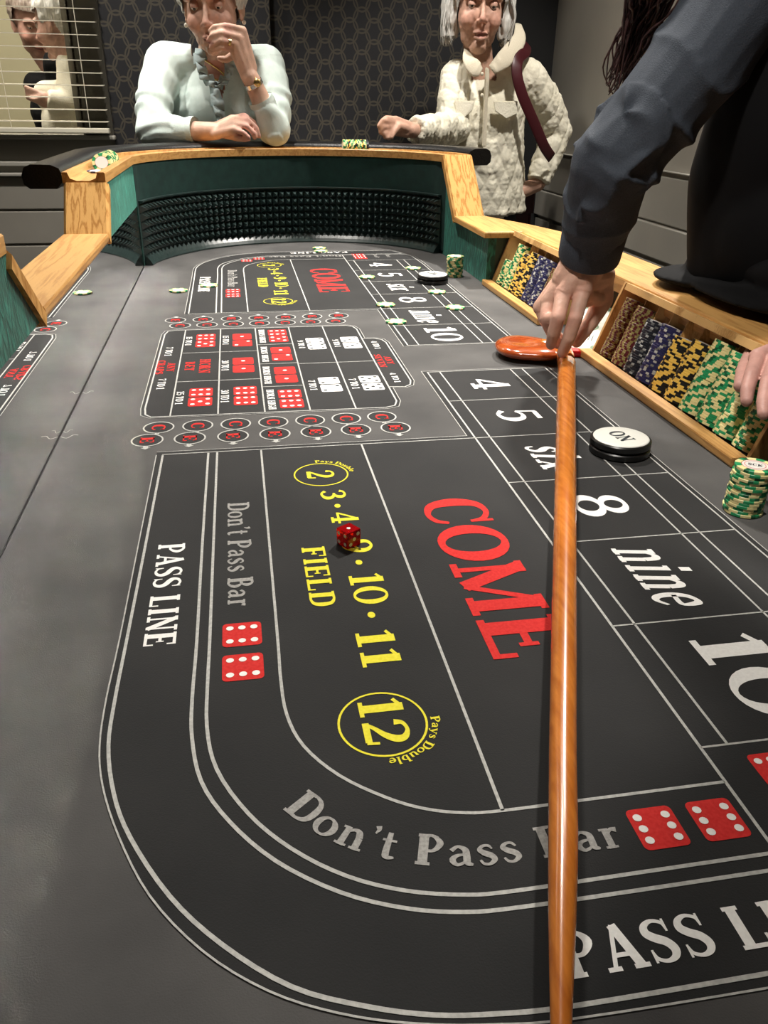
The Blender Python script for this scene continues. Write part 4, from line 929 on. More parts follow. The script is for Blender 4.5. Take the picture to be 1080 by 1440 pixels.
# adjoining room seen through the blind
sbox('wall_beyond', (LX, 5.6, FL), (.3, 5.7, CEIL), M['beigewall']); sbox('wall_side', (.2, WY + .12, FL), (.3, 5.6, CEIL), M['beigewall'])

# lamps: recessed ceiling spots, plus one added fill on the woman in mint
for k, ((x, y), pw, cone, aim) in enumerate(SPOTS):
    t = thing('ceiling_spot', ['recessed ceiling spot over the dealer rack', 'recessed ceiling spot over the left rail', 'recessed ceiling spot over the near felt', 'recessed ceiling spot by the far right corner', 'recessed ceiling spot before the window', 'recessed ceiling spot above the near left rail', 'added fill spot aimed at the woman in mint', 'recessed ceiling spot above the near table end'][k], 'ceiling lamp', (x, y, CEIL), group='recessed ceiling spots')
    MB().lathe([(.075, -.004), (.075, 0), (.055, 0), (.05, .03), (0, .03)][::-1], seg=32).obj('housing', M['silver'], t)
    ld = bpy.data.lights.new('spot', 'SPOT'); ld.energy = pw; ld.spot_size = math.radians(cone * 1.5); ld.spot_blend = .6; ld.shadow_soft_size = (.06, .05, .12, .07, .07, .08, .08, .08)[k]; ld.color = (1, .945, .87)
    lo = bpy.data.objects.new('lamp', ld); link(lo, t); lo.location = (0, 0, -.02)
    lo.rotation_euler = (Vector(aim) - Vector((x, y, CEIL - .02))).to_track_quat('-Z', 'Y').to_euler()
ld = bpy.data.lights.new('room lamp', 'AREA'); ld.energy = 65; ld.size = 1.0; ld.color = (1, .93, .80); lo = bpy.data.objects.new('lamp_beyond', ld); link(lo); lo.location = (-1.1, 3.95, CEIL - .02)

# ------------------------------------------------------------------ figures
def caps(p0, r0, p1, r1, seg=16, flat0=False, flat1=False, squash=1.0, up=(0, 0, 1)):
    p0, p1 = Vector(p0), Vector(p1); d = p1 - p0; L = d.length
    if L < 1e-6: return ell(p0, (r0,) * 3)
    d /= L; a = Vector(up)
    if abs(a.dot(d)) > .97: a = Vector((1, 0, 0))
    x = (a - d * a.dot(d)).normalized(); y = d.cross(x); rings = []
    if flat0: rings += [(0, 1e-4), (0, r0)]
    else: rings += [(-r0 * math.cos(t), max(r0 * math.sin(t), 1e-4)) for t in (0, .35, .75, 1.15, PI / 2)]
    if flat1: rings += [(L, r1), (L, 1e-4)]
    else: rings += [(L + r1 * math.cos(t), max(r1 * math.sin(t), 1e-4)) for t in (PI / 2, 1.15, .75, .35, 0)]
    vs = []
    for t, r in rings:
        for k in range(seg):
            a_ = 2 * PI * k / seg; vs.append(p0 + d * t + x * (r * squash * math.cos(a_)) + y * (r * math.sin(a_)))
    n = len(rings); fs = [(i * seg + k, i * seg + (k + 1) % seg, (i + 1) * seg + (k + 1) % seg, (i + 1) * seg + k) for i in range(n - 1) for k in range(seg)]
    fs += [tuple(range(seg - 1, -1, -1)), tuple(range((n - 1) * seg, n * seg))]
    return vs, fs
def chain(pts, squash=1.0, up=(0, 0, 1), flat=False):
    out = []
    for i in range(len(pts) - 1):
        out.append(caps(pts[i][0], pts[i][1], pts[i + 1][0], pts[i + 1][1], squash=squash, up=up, flat1=flat and i == len(pts) - 2))
    return out
def ell(c, r, rot=None, nu=24, nv=14):
    vs = []; c = Vector(c)
    for j in range(nv + 1):
        ph = -PI / 2 + PI * j / nv; cr = max(math.cos(ph), 1e-3)
        for i in range(nu):
            t = 2 * PI * i / nu; p = Vector((r[0] * cr * math.cos(t), r[1] * cr * math.sin(t), r[2] * math.sin(ph)))
            vs.append(c + (rot @ p if rot else p))
    fs = [(j * nu + i, j * nu + (i + 1) % nu, (j + 1) * nu + (i + 1) % nu, (j + 1) * nu + i) for j in range(nv) for i in range(nu)]
    fs += [tuple(range(nu - 1, -1, -1)), tuple(range(nv * nu, (nv + 1) * nu))]
    return vs, fs
def xform(parts, T): return [([T @ Vector(v) for v in vs], fs) for vs, fs in parts]
def union(name, parts, voxel, m, parent=None, smooth=4, factor=.5, post=None, label=None):
    mb = MB()
    for vs, fs in parts: mb.add(vs, fs)
    me = mb.mesh(name + '_src', m); o = bpy.data.objects.new(name + '_src', me); COL.objects.link(o)
    r = o.modifiers.new('r', 'REMESH'); r.mode = 'VOXEL'; r.voxel_size = voxel; r.adaptivity = 0
    if smooth: s_ = o.modifiers.new('s', 'SMOOTH'); s_.iterations = smooth; s_.factor = factor
    dg = bpy.context.evaluated_depsgraph_get(); ev = o.evaluated_get(dg)
    me2 = bpy.data.meshes.new_from_object(ev); me2.name = name
    bpy.data.objects.remove(o); bpy.data.meshes.remove(me)
    if not me2.materials: me2.materials.append(m)
    if post: post(me2)
    me2.polygons.foreach_set('use_smooth', [True] * len(me2.polygons)); me2.update()
    ob = bpy.data.objects.new(name, me2); link(ob, parent)
    if label: ob['label'] = label
    return ob
def displace(me, fn):
    """fn(co, normal) -> offset along normal"""
    nr = [v.normal.copy() for v in me.vertices]
    for v, n_ in zip(me.vertices, nr):
        d = fn(v.co, n_)
        if isinstance(d, Vector): v.co += d
        elif d: v.co += n_ * d
def paint(me, fn):
    ca = me.color_attributes.new('Col', 'FLOAT_COLOR', 'POINT')
    buf = []
    for v in me.vertices: buf += [*fn(v.co), 1.0]
    ca.data.foreach_set('color', buf)
def G3(p, c, s): return math.exp(-((p[0] - c[0]) ** 2 + (p[1] - c[1]) ** 2 + (p[2] - c[2]) ** 2) / (2 * s * s))
def mixc(a, b, t): return tuple(x + (y - x) * t for x, y in zip(a, b))

def head_parts(gape=0.0):
    P = [ell((0, -.012, .035), (.073, .092, .080)), ell((0, .028, -.022), (.064, .058, .078)), ell((0, .020, -.072), (.052, .052, .040)), ell((0, .062, -.098), (.020, .018, .016))]
    P += [ell((s * .036, .058, -.034), (.024, .024, .026)) for s in (-1, 1)]
    P += chain([((0, .082, .012), .007), ((0, .098, -.016), .0075), ((0, .106, -.032), .0095)])
    P += [ell((s * .0105, .097, -.037), (.0075, .009, .0065)) for s in (-1, 1)]
    for s in (-1, 1): P += chain([((s * .008, .086, .020), .007), ((s * .030, .084, .024), .0075), ((s * .052, .066, .018), .007)])
    P += chain([((-.021, .079, -.068), .0035), ((-.008, .088, -.0645), .0050), ((0, .089, -.066), .0045), ((.008, .088, -.0645), .0050), ((.021, .079, -.068), .0035)])
    P += chain([((-.018, .079, -.074 - gape), .0035), ((0, .087, -.0775 - gape), .0062), ((.018, .079, -.074 - gape), .0035)])
    for s in (-1, 1):
        P += [ell((s * .074, -.006, -.008), (.007, .017, .030), Matrix.Rotation(s * .25, 3, 'Z')), ell((s * .073, .002, -.034), (.006, .008, .010))]
    return P
def head_post(T, skin=(.60, .36, .26), age=1.0, lips=(.50, .17, .15), brow=(.35, .27, .22)):
    Ti = T.inverted()
    def post(me):
        def f(co, n_):
            p = Ti @ co
            if p.z < -.15 or p.z > .14 or abs(p.x) > .1 or p.y > .13: return 0
            d = 0.0
            for s in (-1, 1):
                d -= .0105 * G3(p, (s * .031, .088, .004), .0125)
                d += .0028 * G3(p, (s * .032, .083, -.014), .008) * age                      # eye bags
                d -= .0022 * math.exp(-((p.x * s - .021 - (-.035 - p.z) * .32) ** 2) / .000010) * (1 if -.085 < p.z < -.034 and p.y > .05 else 0) * age   # nasolabial fold
                d -= .0016 * math.exp(-((p.x * s - .026) ** 2) / .00001) * (1 if -.105 < p.z < -.078 and p.y > .04 else 0) * age
                d -= .003 * G3(p, (s * .0105, .105, -.0445), .003)                      # nostril
            if p.y > .06 and abs(p.x) < .022: d -= .0042 * math.exp(-((p.z + .0708) ** 2) / .000004)                              # mouth line
            if p.y > .03 and p.z > .03: d -= .0007 * age * max(0, math.sin(p.z * 700))
            d += .0009 * age * noise.noise(co * 90)
            return d
        displace(me, f)
        def c(co):
            p = Ti @ co; col = skin
            if p.z > -.16 and abs(p.x) < .1:
                t = G3(p, (0, .105, -.036), .014) * .5 + sum(G3(p, (s * .043, .066, -.036), .020) for s in (-1, 1)) * .45
                col = mixc(col, (.62, .27, .21), min(1, t))
                if p.y > .07 and abs(p.x) < .024:
                    t = math.exp(-((p.z + .0705) ** 2) / .00006) * max(0, 1 - abs(p.x) / .026); col = mixc(col, lips, min(1, t * 1.1))
                    t = math.exp(-((p.z + .0708) ** 2) / .000004); col = mixc(col, (.10, .03, .03), t * .85)
                for s in (-1, 1):
                    col = mixc(col, (.33, .19, .15), .55 * G3(p, (s * .031, .085, .0), .013))
                    b = math.exp(-((p.z - (.0265 - abs(abs(p.x) - .034) * .15)) ** 2) / .000008) * (1 if .014 < p.x * s < .052 and p.y > .05 else 0); col = mixc(col, brow, b * .7)
                k = noise.noise(co * 120); col = tuple(q * (1 + .10 * k * age) for q in col)
            return col
        paint(me, c)
    return post
def head_extras(parent, T, down=0.3, irisc='iris'):
    for s in (-1, 1):
        c = T @ Vector((s * .031, .0700, .003)); mb = MB(); vs, fs = ell(c, (.0112,) * 3); mb.add(vs, fs); e = mb.obj('eye', [M['eyewhite'], M['iris']], parent, smooth=True)
        look = (T.to_3x3() @ Vector((0, 1, -down))).normalized(); c2 = c + look * .0082
        MB().add(*ell(c2, (.0048, .0048, .0048))).obj('iris', M['iris'], e, smooth=True)
        mb = MB(); R3 = T.to_3x3()
        vs = []; fs = []; nu, nv = 12, 6
        for j in range(nv + 1):
            for i in range(nu + 1):
                a = -1.3 + 2.6 * i / nu; b = 1.35 - (1.35 - (.28 - down * .55)) * j / nv
                vs.append(T @ Vector((s * .031 + (.0124) * math.sin(a) * math.cos(b * .6), .0700 + .0124 * math.cos(a) * math.cos(b), .003 + .0124 * math.sin(b))))
        fs = [(j * (nu + 1) + i, j * (nu + 1) + i + 1, (j + 1) * (nu + 1) + i + 1, (j + 1) * (nu + 1) + i) for j in range(nv) for i in range(nu)]
        o = mb.add(vs, fs).obj('eyelid', M['skin'], parent, smooth=True); paint(o.data, lambda co: (.50, .29, .22))
def Tm(loc, yaw=0, pitch=0, roll=0, s=1.0):
    """head/hand frame: local +y forward"""
    return Matrix.Translation(loc) @ Matrix.Rotation(math.radians(yaw), 4, 'Z') @ Matrix.Rotation(math.radians(pitch), 4, 'X') @ Matrix.Rotation(math.radians(roll), 4, 'Y') @ Matrix.Scale(s, 4)
def hand_parts(wrist, palm_pts, fingers, thumb, wr=.026, palm_r=.012, fs=1.0):
    """palm_pts: knuckle positions index..little; fingers: list of point lists after the knuckle; radii taper"""
    P = []; wrist = Vector(wrist)
    for k, kp in enumerate(palm_pts):
        P += chain([(wrist + (Vector(kp) - wrist) * .08 + (Vector(kp) - sum((Vector(q) for q in palm_pts), Vector()) / 4) * .55, wr * .55), (kp, palm_r * (.95 if k < 3 else .85))])
        if k:
            a = (Vector(palm_pts[k - 1]) + Vector(kp)) / 2
            P += chain([(wrist + (a - wrist) * .2, wr * .5), (a - (a - wrist) * .12, palm_r * .85)])
    for k, (kp, f) in enumerate(zip(palm_pts, fingers)):
        s = (1, 1, .95, .82)[k] * fs; rr = [.0098 * s, .0086 * s, .0080 * s, .0068 * s]
        P += chain([(Vector(p), r) for p, r in zip([kp] + list(f), rr)])
    rr = [q * fs for q in (.016, .0125, .0100, .0080)]
    P += chain([(Vector(p), r) for p, r in zip(thumb, rr)])
    return P

# ---- woman in the pale mint cardigan
SK1 = (.62, .39, .29)
w1 = thing('person', 'white-haired woman in a pale mint cardigan resting her chin on her hand', 'person', (-.03, 2.93, FL))
w1.matrix_world  # parts are authored in world space
def unparent_fix(root):
    inv = Matrix.Translation(-root.location)
    for ch in root.children: ch.matrix_parent_inverse = inv
H1 = Tm((-.026, 2.775, .640), yaw=168, pitch=-10, roll=3, s=1.10)
def rel(T, x, y, z): return T @ Vector((x, y, z))
elbR = Vector((-.228, 2.735, .305)); wrR = Vector((-.045, 2.655, .312)); elbL = Vector((.132, 2.70, .315)); wrL = Vector((.068, 2.655, .455))
shR = Vector((-.185, 2.90, .490)); shL = Vector((.125, 2.90, .490))
kn1 = [(.010, 2.650, .345), (.016, 2.632, .341), (.016, 2.614, .331), (.010, 2.600, .318)]
f1 = [[(.044, 2.650, .354), (.070, 2.655, .336), (.082, 2.656, .312)], [(.052, 2.630, .343), (.076, 2.634, .322), (.083, 2.640, .300)], [(.048, 2.612, .328), (.068, 2.616, .309), (.070, 2.630, .296)], [(.036, 2.598, .312), (.052, 2.603, .298), (.053, 2.618, .292)]]
th1 = [wrR + Vector((.012, .004, -.002)), (-.005, 2.635, .304), (.020, 2.618, .296), (.042, 2.612, .293)]
# raised left hand: knuckles toward the mouth, fingers curled to the face
kn2 = [onY(342, 42, 2.645), onY(336, 52, 2.637), onY(331, 61, 2.635), onY(327, 70, 2.642)]
kn2 = [Vector(p) for p in kn2]
f2 = [[onY(318, 36, 2.628), onY(301, 38, 2.632), onY(295, 44, 2.640)], [onY(312, 46, 2.620), onY(298, 50, 2.626), onY(293, 57, 2.634)], [onY(311, 57, 2.618), onY(301, 61, 2.624), onY(296, 67, 2.632)], [onY(312, 67, 2.622), onY(304, 70, 2.628), onY(300, 74, 2.636)]]
th2 = [wrL + Vector((-.004, .006, .012)), onY(331, 76, 2.66), onY(318, 84, 2.665), onY(308, 82, 2.662)]
body = xform(head_parts(), H1) + chain([(rel(H1, 0, -.02, -.06), .054), (Vector((-.028, 2.885, .50)), .056), (Vector((-.03, 2.93, .44)), .07)])
body += [ell((-.03, 2.93, .36), (.145, .095, .13)), ell((-.03, 2.95, .12), (.145, .105, .22)), ell((-.03, 2.96, -.10), (.155, .12, .14))]
body += chain([(shR, .045), (elbR, .036), (wrR, .025)]) + chain([(shL, .045), (elbL, .036), (wrL, .024)])
body += chain([((-.11, 2.96, -.10), .075), ((-.11, 2.95, -.42), .05), ((-.11, 2.96, -.69), .035)]) + chain([((.05, 2.96, -.10), .075), ((.05, 2.95, -.42), .05), ((.05, 2.96, -.69), .035)])
body += hand_parts(wrR, kn1, f1, th1, .028, .0135, 1.05) + hand_parts(wrL, kn2, f2, th2, .024, .0110, .98)
hp = head_post(H1, SK1)
def post1(me):
    hp(me)
    ca = me.color_attributes['Col']
    hands = [Vector(p) for f in f1 + f2 for p in f]
    for i, v in enumerate(me.vertices):
        p = v.co
        if p.y < 2.70 and (p.z < .36 or p.x > .0):
            d = min((p - q).length for q in hands)
            if d < .03: ca.data[i].color = (*mixc((.66, .34, .28), SK1, min(1, d / .03)), 1)
        if p.z < .50 and abs(p.x + .03) < .1 and p.y > 2.75: ca.data[i].color = (.62, .29, .22, 1)
union('body', body, .0040, M['skin'], w1, smooth=3, post=post1)
head_extras(w1, H1, down=.85)
# cardigan
cu1 = wrR + (elbR - wrR) * .32; cu2 = wrL + (elbL - wrL) * .42
car = [ell((-.03, 2.935, .37), (.168, .118, .150)), ell((-.03, 2.955, .14), (.172, .132, .25)), ell((-.03, 2.96, -.06), (.178, .145, .12)), ell((-.085, 2.875, .365), (.070, .072, .075)), ell((.030, 2.875, .365), (.070, .072, .075))]
car += chain([((-.095, 2.915, .500), .048), (shR, .062)]) + chain([((.035, 2.915, .500), .048), (shL, .060)])
car += chain([(shR, .062), ((shR + elbR) / 2 + Vector((-.012, 0, 0)), .056), (elbR, .050), (cu1, .040)], flat=True)
car += chain([(shL, .060), ((shL + elbL) / 2 + Vector((.014, 0, 0)), .054), (elbL, .048), (cu2, .036)], flat=True)
NV = Vector((-.018, 0, .415))
def vneck(c): return c.z > .37 and c.y < 2.93 and abs(c.x - (-.022 + (c.z - .40) * -.06)) < (c.z - .405) * .42 + .004 or (c.z > .512 and abs(c.x + .028) < .070)
def carpost(me):
    def f(co, n_):
        d = .0030 * noise.noise(Vector((co.x * 14, co.y * 14, co.z * 7)))
        for sh, el in ((shR, elbR), (shL, elbL)):
            t = (co - sh).dot(el - sh) / (el - sh).length_squared
            r = (co - sh - (el - sh) * t).length
            if 0 < t < 1.15 and r < .09: d += .0035 * math.sin(t * 26 + 4 * noise.noise(co * 12)) * (1 - abs(t - .8))
        q = math.exp(-((co.x - (shR.x + .055)) ** 2) / .00012) * (1 if .25 < co.z < .46 else 0); d -= .004 * q
        q = math.exp(-((co.x - (shL.x - .052)) ** 2) / .00012) * (1 if .25 < co.z < .46 else 0); d -= .004 * q
        if .29 < co.z < .52: d += .0012 * math.sin(co.z * 3 + co.x * 60)
        return d
    displace(me, f)
    bm = bmesh.new(); bm.from_mesh(me)
    bmesh.ops.delete(bm, geom=[v for v in bm.verts if vneck(v.co)], context='VERTS'); bm.to_mesh(me); bm.free()
union('cardigan', car, .0045, M['mint'], w1, smooth=6, post=carpost)
# ruffles down both sides of the opening and along the placket
def ruffle(pth, w, m, nm='ruffle'):
    q = crom(pth, 10); mb = MB(); vs = []; n = len(q)
    for i, p in enumerate(q):
        p = Vector(p); a = math.sin(i * .85); b = math.cos(i * 1.05 + 1)
        ww = w * (1 + .25 * math.sin(i * .37)); vs += [p + Vector((-ww * .6, -.004 + .010 * a, .007 * b)), p + Vector((0, -.010 + .004 * b, 0)), p + Vector((ww * .6, -.004 - .010 * a, -.007 * b))]
    fs = [(i * 3 + k, i * 3 + k + 1, i * 3 + 4 + k, i * 3 + 3 + k) for i in range(n - 1) for k in (0, 1)]
    o = mb.add(vs, fs).obj(nm, m, w1, smooth=True); md = o.modifiers.new('t', 'SOLIDIFY'); md.thickness = .003; return o
def chest(u, v, y): return tuple(onY(u, v, y))
ruffle([chest(283, 70, 2.83), chest(281, 90, 2.805), chest(290, 108, 2.795), chest(301, 125, 2.788), chest(307, 150, 2.785), chest(312, 170, 2.79), chest(320, 186, 2.80)], .026, M['mintruffle'])
ruffle([chest(324, 84, 2.83), chest(322, 100, 2.81), chest(314, 114, 2.795), chest(306, 124, 2.788)], .022, M['mintruffle'])
# cuff bands
for c_, e_, r in ((cu1, elbR, .040), (cu2, elbL, .0365)):
    d = (e_ - c_).normalized(); MB().tube([c_ - d * .004, c_ + d * .012], [r * 1.02, r * 1.03], 24, cap=False).obj('cuff', M['mint'], w1, smooth=True)
def hair_cap(T, m, parent, name, test, thick=.014, lump=.004, ex=()):
    P = [ell(T @ Vector((0, -.016, .040)), tuple(a * T.to_scale()[0] for a in (.074 + thick, .093 + thick, .082 + thick)), T.to_3x3().normalized())] + list(ex)
    Ti = T.inverted()
    def post(me):
        displace(me, lambda co, n_: lump * noise.noise(Vector(co) * 38) + lump * .6 * noise.noise(Vector((co.x * 120, co.y * 120, co.z * 22))))
        bm = bmesh.new(); bm.from_mesh(me)
        bmesh.ops.delete(bm, geom=[v for v in bm.verts if not test(Ti @ v.co)], context='VERTS'); bm.to_mesh(me); bm.free()
    return union(name, P, .004, m, parent, smooth=2, post=post)
hair_cap(H1, M['whitehair'], w1, 'hair', lambda p: not (abs(p.x) < .070 and p.y > .030 and p.z < .078) and not (p.z < -.016 and p.y > -.028) and p.z > -.060 and not (p.y > .05 and p.z < .078), thick=.020, lump=.009)
for s in (-1, 1): MB().add(*ell(rel(H1, s * .078, .004, -.044), (.0062,) * 3)).obj('earring', M['pearl'], w1, smooth=True)
nk = crom([rel(H1, -.052, -.01, -.125), (-.062, 2.845, .475), (-.030, 2.812, .448), (-.004, 2.825, .460), rel(H1, .050, -.01, -.125)], 8)
MB().tube(nk, .0028, 8).obj('necklace', M['gold'], w1, smooth=True)
# ring, watch and bracelet
dW = (elbL - wrL).normalized()
MB().tube([wrL + dW * .014, wrL + dW * .026], [.0275, .0280], 20, cap=False).obj('watch_strap', M['silver'], w1, smooth=True)
MB().add(*ell(wrL + dW * .020 + Vector((.010, -.025, .002)), (.011, .006, .011))).obj('watch_face', M['gold'], w1, smooth=True)
q = [kn2[2] + (Vector(f2[2][0]) - kn2[2]) * t for t in (.38, .55)]; MB().tube(q, .0103, 14, cap=False).obj('finger_ring', M['gold'], w1, smooth=True)
union('trousers', chain([((-.11, 2.96, -.02), .105), ((-.11, 2.96, -.40), .075), ((-.11, 2.965, -.70), .06)], flat=True) + chain([((.05, 2.96, -.02), .105), ((.05, 2.96, -.40), .075), ((.05, 2.965, -.70), .06)], flat=True), .012, M['trousers'], w1)
for x in (-.11, .05): union('shoe', [ell((x, 2.92, -.712), (.042, .115, .030)), ell((x, 2.97, -.70), (.036, .05, .045))], .006, M['shoe'], w1, post=lambda me: [setattr(v.co, 'z', max(v.co.z, FL)) for v in me.vertices])
unparent_fix(w1)

# ---- woman in the cream quilted jacket
SK2 = (.56, .335, .245)
w2 = thing('person', 'grey-bobbed woman in a cream quilted jacket with a maroon shoulder strap', 'person', (.86, 3.05, FL))
H2 = Tm((.842, 3.030, .678), yaw=172, pitch=-3, roll=-2, s=1.12)
shR2 = Vector((.785, 3.06, .470)); elR2 = Vector((.765, 2.98, .315)); wrR2 = Vector((.572, 2.80, .315)); shL2 = Vector((1.045, 3.07, .475)); elL2 = Vector((1.185, 3.11, .300)); wrL2 = Vector((1.115, 3.06, .13))
k0 = [onY(556, 168, 2.765), onY(549, 171, 2.750), onY(546, 178, 2.745), onY(547, 185, 2.75)]
kn = [Vector(p) for p in k0]
fr = [[onY(543, 166, 2.735), onY(536, 172, 2.732), onY(540, 180, 2.737)], [onY(539, 169, 2.722), onY(533, 177, 2.722), onY(538, 185, 2.730)], [onY(538, 178, 2.722), onY(535, 186, 2.724), onY(541, 190, 2.732)], [onY(541, 187, 2.730), onY(541, 193, 2.732), onY(547, 195, 2.738)]]
th = [wrR2 + Vector((-.010, -.008, .004)), onY(560, 177, 2.755), onY(553, 186, 2.742), onY(550, 193, 2.735)]
body = xform(head_parts(.004) + [ell((0, .050, -.104), (.026, .022, .018))], H2) + chain([(rel(H2, 0, -.02, -.06), .048), (Vector((.862, 3.06, .50)), .050), (Vector((.875, 3.08, .45)), .07)])
body += [ell((.885, 3.08, .33), (.13, .085, .14)), ell((.89, 3.09, .08), (.13, .09, .22)), ell((.89, 3.09, -.1), (.14, .11, .14))]
body += chain([(shR2, .042), (elR2, .034), (wrR2, .023)]) + chain([(shL2, .042), (elL2, .034), (wrL2, .023)]) + chain([(wrL2, .026), (wrL2 + Vector((-.08, 0, -.03)), .028), (wrL2 + Vector((-.12, 0, -.04)), .018)])
for x in (.82, .96): body += chain([((x, 3.09, -.10), .07), ((x, 3.08, -.42), .05), ((x, 3.09, -.69), .034)])
body += hand_parts(wrR2, kn, fr, th, .024, .012)
union('body', body, .0040, M['skin'], w2, smooth=3, post=head_post(H2, SK2, age=1.5, lips=(.48, .17, .15)))
head_extras(w2, H2, down=.55)
hair_cap(H2, M['greyhair'], w2, 'hair', lambda p: not (p.y > .022 and p.z < .074 and abs(p.x) < .066) and p.z > -.085 + .25 * max(0, p.y) and not (p.y > .06 and p.z < .074), thick=.016, lump=.006,
         ex=xform(chain([((-.078, -.01, .03), .030), ((-.086, .006, -.03), .026), ((-.080, .010, -.075), .018)]) + chain([((.078, -.01, .03), .030), ((.086, .004, -.03), .028), ((.080, .004, -.085), .022)]) + chain([((-.05, -.07, .0), .05), ((0, -.085, -.04), .045), ((.05, -.07, .0), .05)]), H2))
def strands(T, parent, m, n, seed, spec):
    rn = random.Random(seed); mb = MB()
    for k in range(n):
        s = rn.choice((-1, 1)); t = rn.random(); y0 = rn.uniform(-.06, .035)
        a = Vector((s * rn.uniform(.060, .088), y0, rn.uniform(.03, .08))); b = Vector((s * rn.uniform(.092, .104), y0 + rn.uniform(-.01, .01), rn.uniform(-.02, .02)))
        c = Vector((s * rn.uniform(.074, .102), y0 + rn.uniform(-.01, .015), spec - rn.uniform(0, .022)))
        q = crom([T @ a, T @ b, T @ ((b + c) / 2 + Vector((s * .004, 0, 0))), T @ c], 4); mb.tube(q, [.0030 * (1 - .85 * i / len(q)) + .0003 for i in range(len(q))], 5)
    o = mb.obj('hair_strands', m, parent, smooth=True); o['kind'] = 'stuff'; return o
strands(H2, w2, M['greyhair'], 110, 5, -.082)
cuf = wrR2 + (elR2 - wrR2) * .10
jk = [ell((.888, 3.085, .35), (.160, .112, .150)), ell((.895, 3.09, .13), (.162, .122, .20)), caps((.890, 3.09, .36), .150, (.905, 3.09, .030), .172, seg=40, flat1=True, squash=.74, up=(0, 1, 0))]
jk += chain([((.81, 3.075, .485), .045), (shR2, .058)]) + chain([((.95, 3.08, .492), .048), (shL2, .062)])
jk += chain([(shR2, .058), ((shR2 + elR2) / 2 + Vector((-.01, 0, 0)), .055), (elR2, .052), (cuf, .040)], flat=True)
jk += chain([(shL2, .064), ((shL2 + elL2) / 2 + Vector((.01, 0, 0)), .062), (elL2, .055), (wrL2 + Vector((0, 0, .01)), .042)], flat=True)
def jpost(me):
    def f(co, n_):
        plain = abs(co.x - .868) < .075 and co.z > .33 and co.y < 3.06
        a = (co.x * .9 + co.y * .6) + (co.z) * .55; b = (co.x * .9 + co.y * .6) - (co.z) * .55; p = .050
        qa = abs(math.sin(PI * a / p)); qb = abs(math.sin(PI * b / p))
        d = .0060 * (min(qa, qb) ** .4 - .7) + .0060 * noise.noise(co * 24) + .0045 * abs(noise.noise(co * 60))
        if plain: d *= .25
        if co.z > .46: d *= .6
        return d
    displace(me, f)
    bm = bmesh.new(); bm.from_mesh(me)
    bmesh.ops.delete(bm, geom=[v for v in bm.verts if v.co.z > .468 and (Vector((v.co.x, v.co.y)) - Vector((.868, 3.04))).length < .048 + max(0, v.co.z - .47) * .1], context='VERTS'); bm.to_mesh(me); bm.free()
union('jacket', jk, .0042, M['cream'], w2, smooth=3, post=jpost)
# collar
def slab(pts, th_, nm, m, parent, off=Vector((0, -1, 0))):
    n = len(pts); vs = [Vector(p) for p in pts] + [Vector(p) - off * th_ for p in pts]
    fs = [tuple(range(n))[::-1], tuple(range(n, 2 * n))] + [(i, (i + 1) % n, n + (i + 1) % n, n + i) for i in range(n)]
    o = MB().add(vs, fs).obj(nm, m, parent)
    bm = bmesh.new(); bm.from_mesh(o.data); bmesh.ops.recalc_face_normals(bm, faces=bm.faces); bmesh.ops.bevel(bm, geom=bm.edges[:], offset=.002, segments=2, affect='EDGES'); bm.to_mesh(o.data); bm.free(); return o
MB().tube(crom([onY(729, 34, 3.10), onY(730, 55, 3.03), onY(712, 80, 2.965), onY(692, 98, 2.945)], 5), [.012 + .017 * math.sin(min(1, i / 9) * PI / 2) - .012 * max(0, (i - 11) / 4) for i in range(16)], 14, squash=.28, up=(0, -1, .25)).obj('collar', M['corduroy'], w2, smooth=True)
MB().tube(crom([onY(657, 70, 3.02), onY(660, 84, 2.965), onY(668, 96, 2.950), onY(676, 102, 2.946)], 5), [.012 + .014 * math.sin(min(1, i / 9) * PI / 2) - .012 * max(0, (i - 11) / 4) for i in range(16)], 14, squash=.28, up=(0, -1, .25)).obj('collar', M['corduroy'], w2, smooth=True)
slab([onY(683, 94, 2.952), onY(689, 97, 2.950), onY(686, 150, 2.953), onY(684, 206, 2.950), onY(678, 206, 2.950), onY(680, 150, 2.953)], .006, 'placket', M['corduroy'], w2)
slab([onY(639, 141, 2.955), onY(668, 142, 2.948), onY(665, 155, 2.948), onY(652, 167, 2.946), onY(641, 160, 2.950)], .005, 'pocket_flap', M['cream'], w2)
slab([onY(694, 142, 2.948), onY(728, 142, 2.955), onY(728, 160, 2.955), onY(712, 167, 2.950), onY(696, 156, 2.946)], .005, 'pocket_flap', M['cream'], w2)
for v in (104, 134): MB().add(*ell(onY(678, v, 2.944), (.006, .003, .006))).obj('button', M['corduroy'], w2, smooth=True)
st = crom([onY(742, 62, 3.10), onY(740, 72, 3.02), onY(729, 84, 2.968), onY(727, 105, 2.950), onY(735, 135, 2.945), onY(750, 170, 2.950), onY(765, 205, 2.965), onY(776, 222, 3.00)], 6)
bagt = thing('shoulder_bag', 'maroon leather shoulder bag, its strap over the cream jacket', 'bag', (1.08, 3.33, -.02))
MB().tube(st, .0190, 12, squash=.14, up=(0, -1, 0.1)).obj('shoulder_strap', M['strap'], bagt, smooth=True).location = (-1.08, -3.33, .02)
o = MB().box((-.11, -.035, -.13), (.11, .035, .13), bev=.02).obj('bag_body', M['strap'], bagt); MB().box((-.11, -.045, .02), (.11, -.036, .13), bev=.004).obj('flap', M['strap'], bagt)
MB().tube(crom([(-.09, 0, .12), (-.12, -.03, .35), (-.12, -.18, .53), (-.13, -.23, .56)], 6), .010, 8).obj('strap', M['strap'], bagt, smooth=True)
